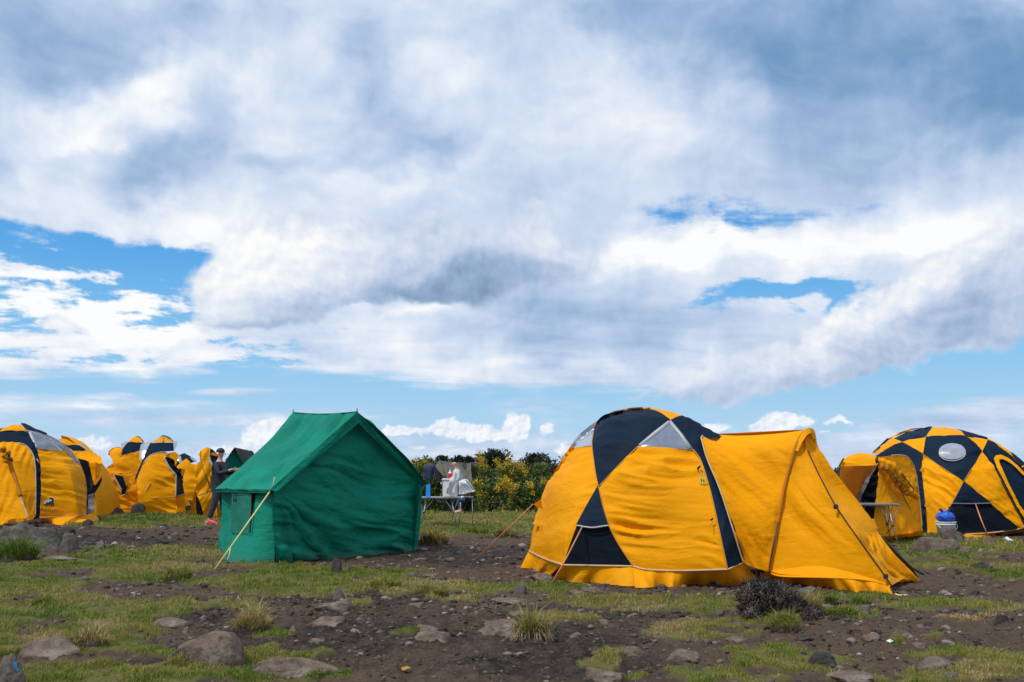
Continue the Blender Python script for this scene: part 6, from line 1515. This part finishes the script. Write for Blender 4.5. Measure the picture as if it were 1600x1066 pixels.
b2 = loft_me('plastic_sheet', P3([(717, 752, 23.8), (723, 750, 23.8), (728, 749, 23.8), (733, 755, 23.9), (738, 762, 24), (742, 766, 24)]), P3([(716.5, 773, 23.7), (722, 772, 23.7), (730, 770, 23.7), (736, 768.5, 23.8), (741, 767.5, 23.9), (743, 767, 24)]), M['white_cloth'], nu=30, nv=14, ang=20, amp=.03, k=4)
SH_ = thing('washing_basin_cover', 'crumpled white plastic sheet beside the storage box', 'sheet', (wx2, 23.9, z_t))
link('sheet', b2, SH_)
link('sheet_back', loft_me('sheet_back', P3([(717, 752, 23.8), (728, 749, 23.8), (742, 766, 24)]), P3([(718, 770, 24.3), (728, 768, 24.4), (741, 768, 24.3)]), M['white_cloth'], nu=16, nv=8, amp=.02), SH_)
SB_ = thing('camp_stand', 'low stand hidden under the white plastic sheet', 'stand', (wx2, 24.1, 0))
link('top', box_me('top', (wx2, 24.1, z_t-.02), (.36, .3, .02), M['alu']), SB_)
for sx in (-1, 1):
    for sy in (-1, 1): link('leg', tube_me('leg', [(wx2+sx*.14, 24.1+sy*.1, z_t-.03), (wx2+sx*.17, 24.1+sy*.13, -.02)], .006, M['alu'], 5), SB_)
def bottle(px, d, z, r, h, body, neck, label, name='bottle'):
    x = on(px, d); T_ = thing(name, label, 'bottle', (x, d, z))
    link('body', lathe_me('body', [(0.001, 0), (r, .0), (r*1.02, h*.1), (r, h*.5), (r*.85, h*.6)], (x, d, z), M[body]), T_)
    link('shoulder', lathe_me('shoulder', [(r*.85, h*.6), (r*.5, h*.74), (r*.28, h*.8), (r*.26, h*.9)], (x, d, z), M[neck]), T_)
    link('cap', lathe_me('cap', [(r*.34, h*.88), (r*.36, h*.96), (r*.12, h*.98), (.001, h)], (x, d, z), M[neck]), T_)
bottle(704, 23.45, z_t+.445, .055, .21, 'red_p', 'white_plastic', 'red bottle with white pointed cap on top of the storage box')
# far table between the right tents, with soap bottle and pail
fx = on(1309, 25.0); fz = at(1309, 752, 25).z
FTB = thing('folding_table', 'far table edge glimpsed between the big tent and the porch', 'table', (fx, 25, 0))
link('top', box_me('top', (fx+.15, 25.1, fz-.02), (.9, .6, .03), M['alu']), FTB)
for sx in (-1, 1):
    for sy in (-1, 1): link('leg', tube_me('leg', [(fx+.15+sx*.3, 25.1+sy*.2, fz-.03), (fx+.15+sx*.4, 25.1+sy*.26, 0)], .012, M['alu'], 5), FTB)
M['cream_p'] = solid('cream_plastic', (.66, .60, .36), .4)
bottle(1307, 24.9, fz, .055, .28, 'cream_p', 'white_plastic', 'cream soap bottle between the big tent and the porch')
PL = thing('pail', 'small white pail beside the cream soap bottle', 'bucket', (on(1315, 24.8), 24.8, fz))
link('body', lathe_me('body', [(.001, 0), (.08, 0), (.10, .16), (.105, .16), (.105, .18), (.09, .18)], (on(1315, 24.8), 24.8, fz-.06), M['white_plastic']), PL)
link('rim', lathe_me('rim', [(.104, .165), (.112, .17), (.112, .185), (.10, .19)], (on(1315, 24.8), 24.8, fz-.06), M['white_plastic']), PL)
# white bucket and blue bag
M['blue_bag'] = fabric('blue_bag_film', (.005, .10, .55), trans=.1, rough=.3, spec=.6, dirt=0)
ux, ud = on(1467, 20.1), 20.1; uz = gz(ux, ud)
BK = thing('bucket', 'white plastic bucket behind the rocks by the checkered dome', 'bucket', (ux, ud, uz)); zb = at(1467, 815, 20.1).z
hb = zb-uz
link('body', lathe_me('body', [(.001, .0), (.165, 0), (.185, hb*.78), (.20, hb*.80), (.20, hb*.86), (.190, hb*.88), (.195, hb), (.18, hb), (.17, hb*.9)], (ux, ud, uz), M['white_plastic'], 28), BK)
link('rim', lathe_me('rim', [(.198, hb*.955), (.208, hb*.96), (.208, hb*.995), (.196, hb)], (ux, ud, uz), M['white_plastic'], 28), BK)
link('handle', tube_me('handle', [(ux+.20*math.cos(w), ud-.06-.14*abs(math.sin(w)), uz+hb*.83-.12*abs(math.sin(w))) for w in np.linspace(0, math.pi, 16)], .006, M['alu'], 5), BK)
V, F = ico(4); rng_ = np.random.default_rng(2)
Vb = V.copy(); lift = np.maximum(Vb[:, 2], 0)
ang_ = np.arctan2(Vb[:, 1], Vb[:, 0])
rad = 1+.10*np.sin(ang_*5+Vb[:, 2]*4)*.6+.10*fbm(Vb[:, 0]*2, Vb[:, 1]*2+Vb[:, 2]*2, 4, .6, 9)
Pb = np.stack([ux+Vb[:, 0]*.185*rad, ud+Vb[:, 1]*.17*rad, zb+.09+Vb[:, 2]*.115*rad], 1)
BG = thing('carrier_bag', 'knotted bright blue plastic bag sitting on the white bucket', 'bag', (ux, ud, zb)); link('bag', mesh_np('bag', Pb, F, M['blue_bag']), BG)
for s in (-1, 1):
    link('knot_ear', loft_me('knot_ear', [Vector((ux+s*.02, ud-.03, zb+.18)), Vector((ux+s*.05, ud+.02, zb+.18))], [Vector((ux+s*.10, ud-.05, zb+.27)), Vector((ux+s*.15, ud, zb+.235))], M['blue_bag'], nu=6, nv=6, amp=.01), BG)
link('knot', mesh_np('knot', V*np.array([.045, .04, .035])+np.array([ux+.01, ud, zb+.195]), F, M['blue_bag']), BG)
# crumpled clear plastic bag on the grass at the right edge
lm = loft_me('plastic_litter', P3([(1566, 843, 19.6), (1573, 838.5, 19.5), (1581, 843, 19.4), (1594, 852, 19.2)]), P3([(1567, 851, 19.4), (1575, 848, 19.3), (1583, 850, 19.2), (1592, 855, 19.1)]), M['litter'] if 'litter' in M else M['white_cloth'], nu=26, nv=12, ang=30, amp=.03, k=9)
tag(link('plastic_litter', lm, None, tuple(at(1580, 850, 19.3))), 'crumpled pale plastic bag lying on the grass at the right', 'litter')
for (px, py, col, lb) in ((775, 1056, 'leaf_litter', 'small yellow leaf scrap on the black soil near the bottom edge'), (1390, 1003, 'white_plastic', 'small shred of white plastic on the soil, lower right')):
    if col == 'leaf_litter': M[col] = solid('yellow_leaf', (.36, .22, .03), .8)
    a, b = ray(px-142 if px == 775 else px, py); d = CH/-b; x = a*d; z = gz(x, d)+.012
    tag(link('scrap', loft_me('scrap', [Vector((x-.03, d, z)), Vector((x+.02, d+.03, z+.01))], [Vector((x-.01, d-.04, z)), Vector((x+.03, d-.015, z+.012))], M[col], nu=10, nv=6, amp=.01, k=9), None, (x, d, z)), lb, 'litter')
pot = at(722, 780, 23.3)
PT = thing('kettle', 'small dark blue kettle with pale lid under the plastic sheet', 'kettle', tuple(pot)); M['kettle'] = solid('dark_blue_enamel', (.02, .06, .12), .3)
link('body', lathe_me('body', [(.001, -.08), (.06, -.08), (.075, -.02), (.06, .04), (.04, .05)], tuple(pot), M['kettle']), PT); link('lid', lathe_me('lid', [(.045, .045), (.03, .065), (.001, .075)], tuple(pot), M['white_plastic']), PT)
# ------------------------------------------------------------------ people
def skin(name, joints, edges, mat, parent, root=0, sub=2):
    me = bpy.data.meshes.new(name); me.from_pydata([j[0] for j in joints], edges, []); me.update()
    o = bpy.data.objects.new(name, me); COL.objects.link(o)
    md = o.modifiers.new('skin', 'SKIN'); md.use_smooth_shade = True
    if not me.skin_vertices: me.skin_vertices.new()
    for i, j in enumerate(joints):
        r = j[1]; me.skin_vertices[0].data[i].radius = (r, r) if not isinstance(r, tuple) else r
        me.skin_vertices[0].data[i].use_root = (i == root)
    s = o.modifiers.new('sub', 'SUBSURF'); s.levels = s.render_levels = sub
    dg = bpy.context.evaluated_depsgraph_get(); m2 = bpy.data.meshes.new_from_object(o.evaluated_get(dg))
    bpy.data.objects.remove(o); m2.materials.clear(); m2.materials.append(mat); m2.name = name
    m2.polygons.foreach_set('use_smooth', np.ones(len(m2.polygons), bool))
    return link(name, m2, parent)
M['skin_l'] = solid('light_skin', (.52, .30, .22), .5, var=.08); M['skin_d'] = solid('brown_skin', (.16, .08, .05), .5, var=.08)
M['jeans'] = solid('dark_denim', (.030, .040, .062), .85, var=.3, scale=20, bump=.4); M['jacket'] = solid('dark_jacket', (.010, .016, .028), .7, var=.3, scale=14, bump=.5)
M['pink'] = solid('pink_shoe', (.85, .06, .13), .5, var=.1); M['sole'] = solid('pale_sole', (.6, .35, .35), .6); M['hair'] = solid('dark_hair', (.015, .010, .008), .7, var=.3, scale=40)
M['white_shirt'] = solid('white_shirt', (.62, .63, .66), .8, var=.1, scale=12, bump=.4); M['grey_cap'] = solid('grey_cap', (.45, .46, .48), .8); M['blue_jk'] = solid('blue_jacket', (.008, .022, .060), .7, var=.3, scale=14, bump=.4)
def person(label, x, y, z0, facing, H=1.7, lower=None, upper=None, skinm=None, headwear=None, shoes=None, arms='down', stride=0.0, group=None, lean=0.0):
    """standing or walking figure; facing = direction of the gaze in degrees (0 = +X)"""
    T_ = thing('person', label, 'person', (x, y, z0), group)
    fc, fs = math.cos(R(facing)), math.sin(R(facing)); k = H/1.7
    def W(f, s, z): 
        f = f+lean*max(0, z-.9)
        return (x+(f*fc-s*fs)*k, y+(f*fs+s*fc)*k, z0+z*k)
    r = lambda v: v*k
    # one continuous body
    J = [(W(0, 0, .95), r(.125)), (W(0, 0, 1.12), r(.125)), (W(0, 0, 1.30), r(.15)), (W(0, 0, 1.42), r(.10)), (W(.01, 0, 1.48), r(.055)), (W(.02, 0, 1.54), r(.055)), (W(.03, 0, 1.61), (r(.078), r(.092))), (W(.03, 0, 1.68), r(.055))]
    Ed_ = [(i, i+1) for i in range(7)]
    hands = []
    for s in (-1, 1):
        st = stride*s
        n = len(J); J += [(W(0, s*.09, .86), r(.09)), (W(st*.45+.03, s*.10, .50), r(.06)), (W(st-.02, s*.10, .10), r(.042)), (W(st-.03, s*.10, .05), r(.040)), (W(st+.14, s*.11, .035), r(.034))]
        Ed_ += [(0, n), (n, n+1), (n+1, n+2), (n+2, n+3), (n+3, n+4)]
        n = len(J)
        if arms == 'down': A = [(0, s*.19, 1.38), (-.02, s*.23, 1.10), (.08, s*.22, .88), (.11, s*.21, .80)]
        elif arms == 'reach': A = [(0, s*.19, 1.38), (.10, s*.24, 1.15), (.34, s*.16, 1.24), (.42, s*.14, 1.26)]
        else: A = [(0, s*.19, 1.38), (.04, s*.24, 1.12), (.26, s*.12, 1.02), (.33, s*.09, 1.00)]
        J += [(W(*A[0]), r(.062)), (W(*A[1]), r(.045)), (W(*A[2]), r(.030)), (W(*A[3]), (r(.018), r(.036)))]
        Ed_ += [(2, n), (n, n+1), (n+1, n+2), (n+2, n+3)]; hands.append((s, A[3], A[2]))
    body = skin('body', J, Ed_, skinm, T_)
    for s, h, wv in hands:
        d = Vector(h)-Vector(wv); d.normalize()
        for i in range(4):
            L = (.075, .085, .080, .062)[i]; o = (i-1.5)*.018; b0 = Vector(h)+Vector((0, 0, o)) if abs(d.z) < .6 else Vector(h)+Vector((o, 0, 0))
            p1 = b0+d*L*.5; p2 = p1+d*L*.4+Vector((0, -s*.02, -.01))
            link('finger', tube_me('finger', [W(*b0), W(*p1), W(*p2)], [r(.009), r(.008), r(.006)], skinm, 5), body)
        t0 = Vector(h)-d*.03; t1 = t0+Vector((.02, -s*.03, .02)); link('thumb', tube_me('thumb', [W(*t0), W(*t1), W(*(t1+d*.03))], [r(.010), r(.009), r(.007)], skinm, 5), body)
    link('nose', tube_me('nose', [W(.115, 0, 1.635), W(.140, 0, 1.60), W(.118, 0, 1.595)], [r(.008), r(.014), r(.010)], skinm, 6), body)
    for s in (-1, 1):
        e = W(.112, s*.032, 1.632); Ve, Fe = ico(1); link('eye', mesh_np('eye', Ve*r(.011)+np.array(e), Fe, M['hair']), body)
        e = W(.02, s*.084, 1.615); link('ear', mesh_np('ear', Ve*np.array([r(.018), r(.018), r(.030)])+np.array(e), Fe, skinm), body)
    link('mouth', tube_me('mouth', [W(.116, -.022, 1.565), W(.124, 0, 1.563), W(.116, .022, 1.565)], r(.005), M['skin_d'], 5), body)
    # clothes
    up = [(W(0, 0, .80), r(.20)), (W(0, 0, .95), r(.185)), (W(0, 0, 1.12), r(.180)), (W(0, 0, 1.31), r(.185)), (W(0, 0, 1.43), r(.10))]; ue = [(0, 1), (1, 2), (2, 3), (3, 4)]
    for s in (-1, 1):
        n = len(up); A = hands[0 if s < 0 else 1]
        if arms == 'down': Q = [(0, s*.19, 1.37), (-.02, s*.23, 1.10), (.075, s*.22, .89)]
        elif arms == 'reach': Q = [(0, s*.19, 1.37), (.10, s*.24, 1.15), (.32, s*.16, 1.235)]
        else: Q = [(0, s*.19, 1.37), (.04, s*.24, 1.12), (.24, s*.125, 1.03)]
        up += [(W(*Q[0]), r(.078)), (W(*Q[1]), r(.064)), (W(*Q[2]), r(.050))]; ue += [(3, n), (n, n+1), (n+1, n+2)]
    skin('jacket', up, ue, upper, T_)
    lo_ = [(W(0, 0, .98), r(.165))]; le = []
    for s in (-1, 1):
        st = stride*s; n = len(lo_); lo_ += [(W(0, s*.09, .84), r(.108)), (W(st*.45+.03, s*.10, .50), r(.082)), (W(st-.02, s*.10, .14), r(.068))]; le += [(0, n), (n, n+1), (n+1, n+2)]
    skin('trousers', lo_, le, lower, T_)
    for s in (-1, 1):
        st = stride*s; tiltz = .05 if (stride and s < 0) else 0
        sh = skin('shoe', [(W(st-.07, s*.10, .055+tiltz), r(.050)), (W(st+.02, s*.10, .06+tiltz*.5), r(.052)), (W(st+.14, s*.11, .035), r(.044)), (W(st+.19, s*.11, .028), r(.028))], [(0, 1), (1, 2), (2, 3)], shoes, T_, sub=1)
        link('sole', tube_me('sole', [W(st-.10, s*.10, .014+tiltz), W(st+.04, s*.10, .012+tiltz*.4), W(st+.19, s*.11, .012)], [r(.030), r(.036), r(.026)], M['sole'], 6), sh)
    if headwear is not None:
        Vh, Fh = ico(3); c = np.array(W(.015, 0, 1.665)); keep = Vh.copy(); keep[:, 2] = np.where(keep[:, 2] < -.25, -.25, keep[:, 2])
        link('hair' if headwear in (M['hair'],) else 'hat', mesh_np('hair', keep*np.array([r(.098), r(.098), r(.085)])+c, Fh, headwear), T_)
    return T_
def stand(px, d, **kw):
    x = (px-800)/FPX*d; return x, d, gz(x, d)-.01
x, y, z = stand(346.5, 22.6); person('person in dark jacket and jeans with bright pink shoes walking beside the green tent', x, y, z, -8, 1.72, M['jeans'], M['jacket'], M['skin_l'], M['hair'], M['pink'], 'reach', .13)
x, y, z = stand(719, 30.0); person('bald person in a white top bending behind the storage box', x, y, z, 195, 1.58, M['jeans'], M['white_shirt'], M['skin_l'], None, M['sole'], 'fold', 0, lean=.22)
x, y, z = stand(673, 37.0); person('person in dark blue jacket and pale cap among the shrubs', x, y, at(673, 714, 37).z-1.72, 240, 1.7, M['jeans'], M['blue_jk'], M['skin_d'], M['grey_cap'], M['sole'], 'down')
x, y, z = stand(744, 46.0); person('distant person in blue behind the right end of the tarpaulin shelter', x, y, at(744, 713, 46).z-1.72, 250, 1.7, M['jeans'], M['blue_jk'], M['skin_d'], M['grey_cap'], M['sole'], 'down')
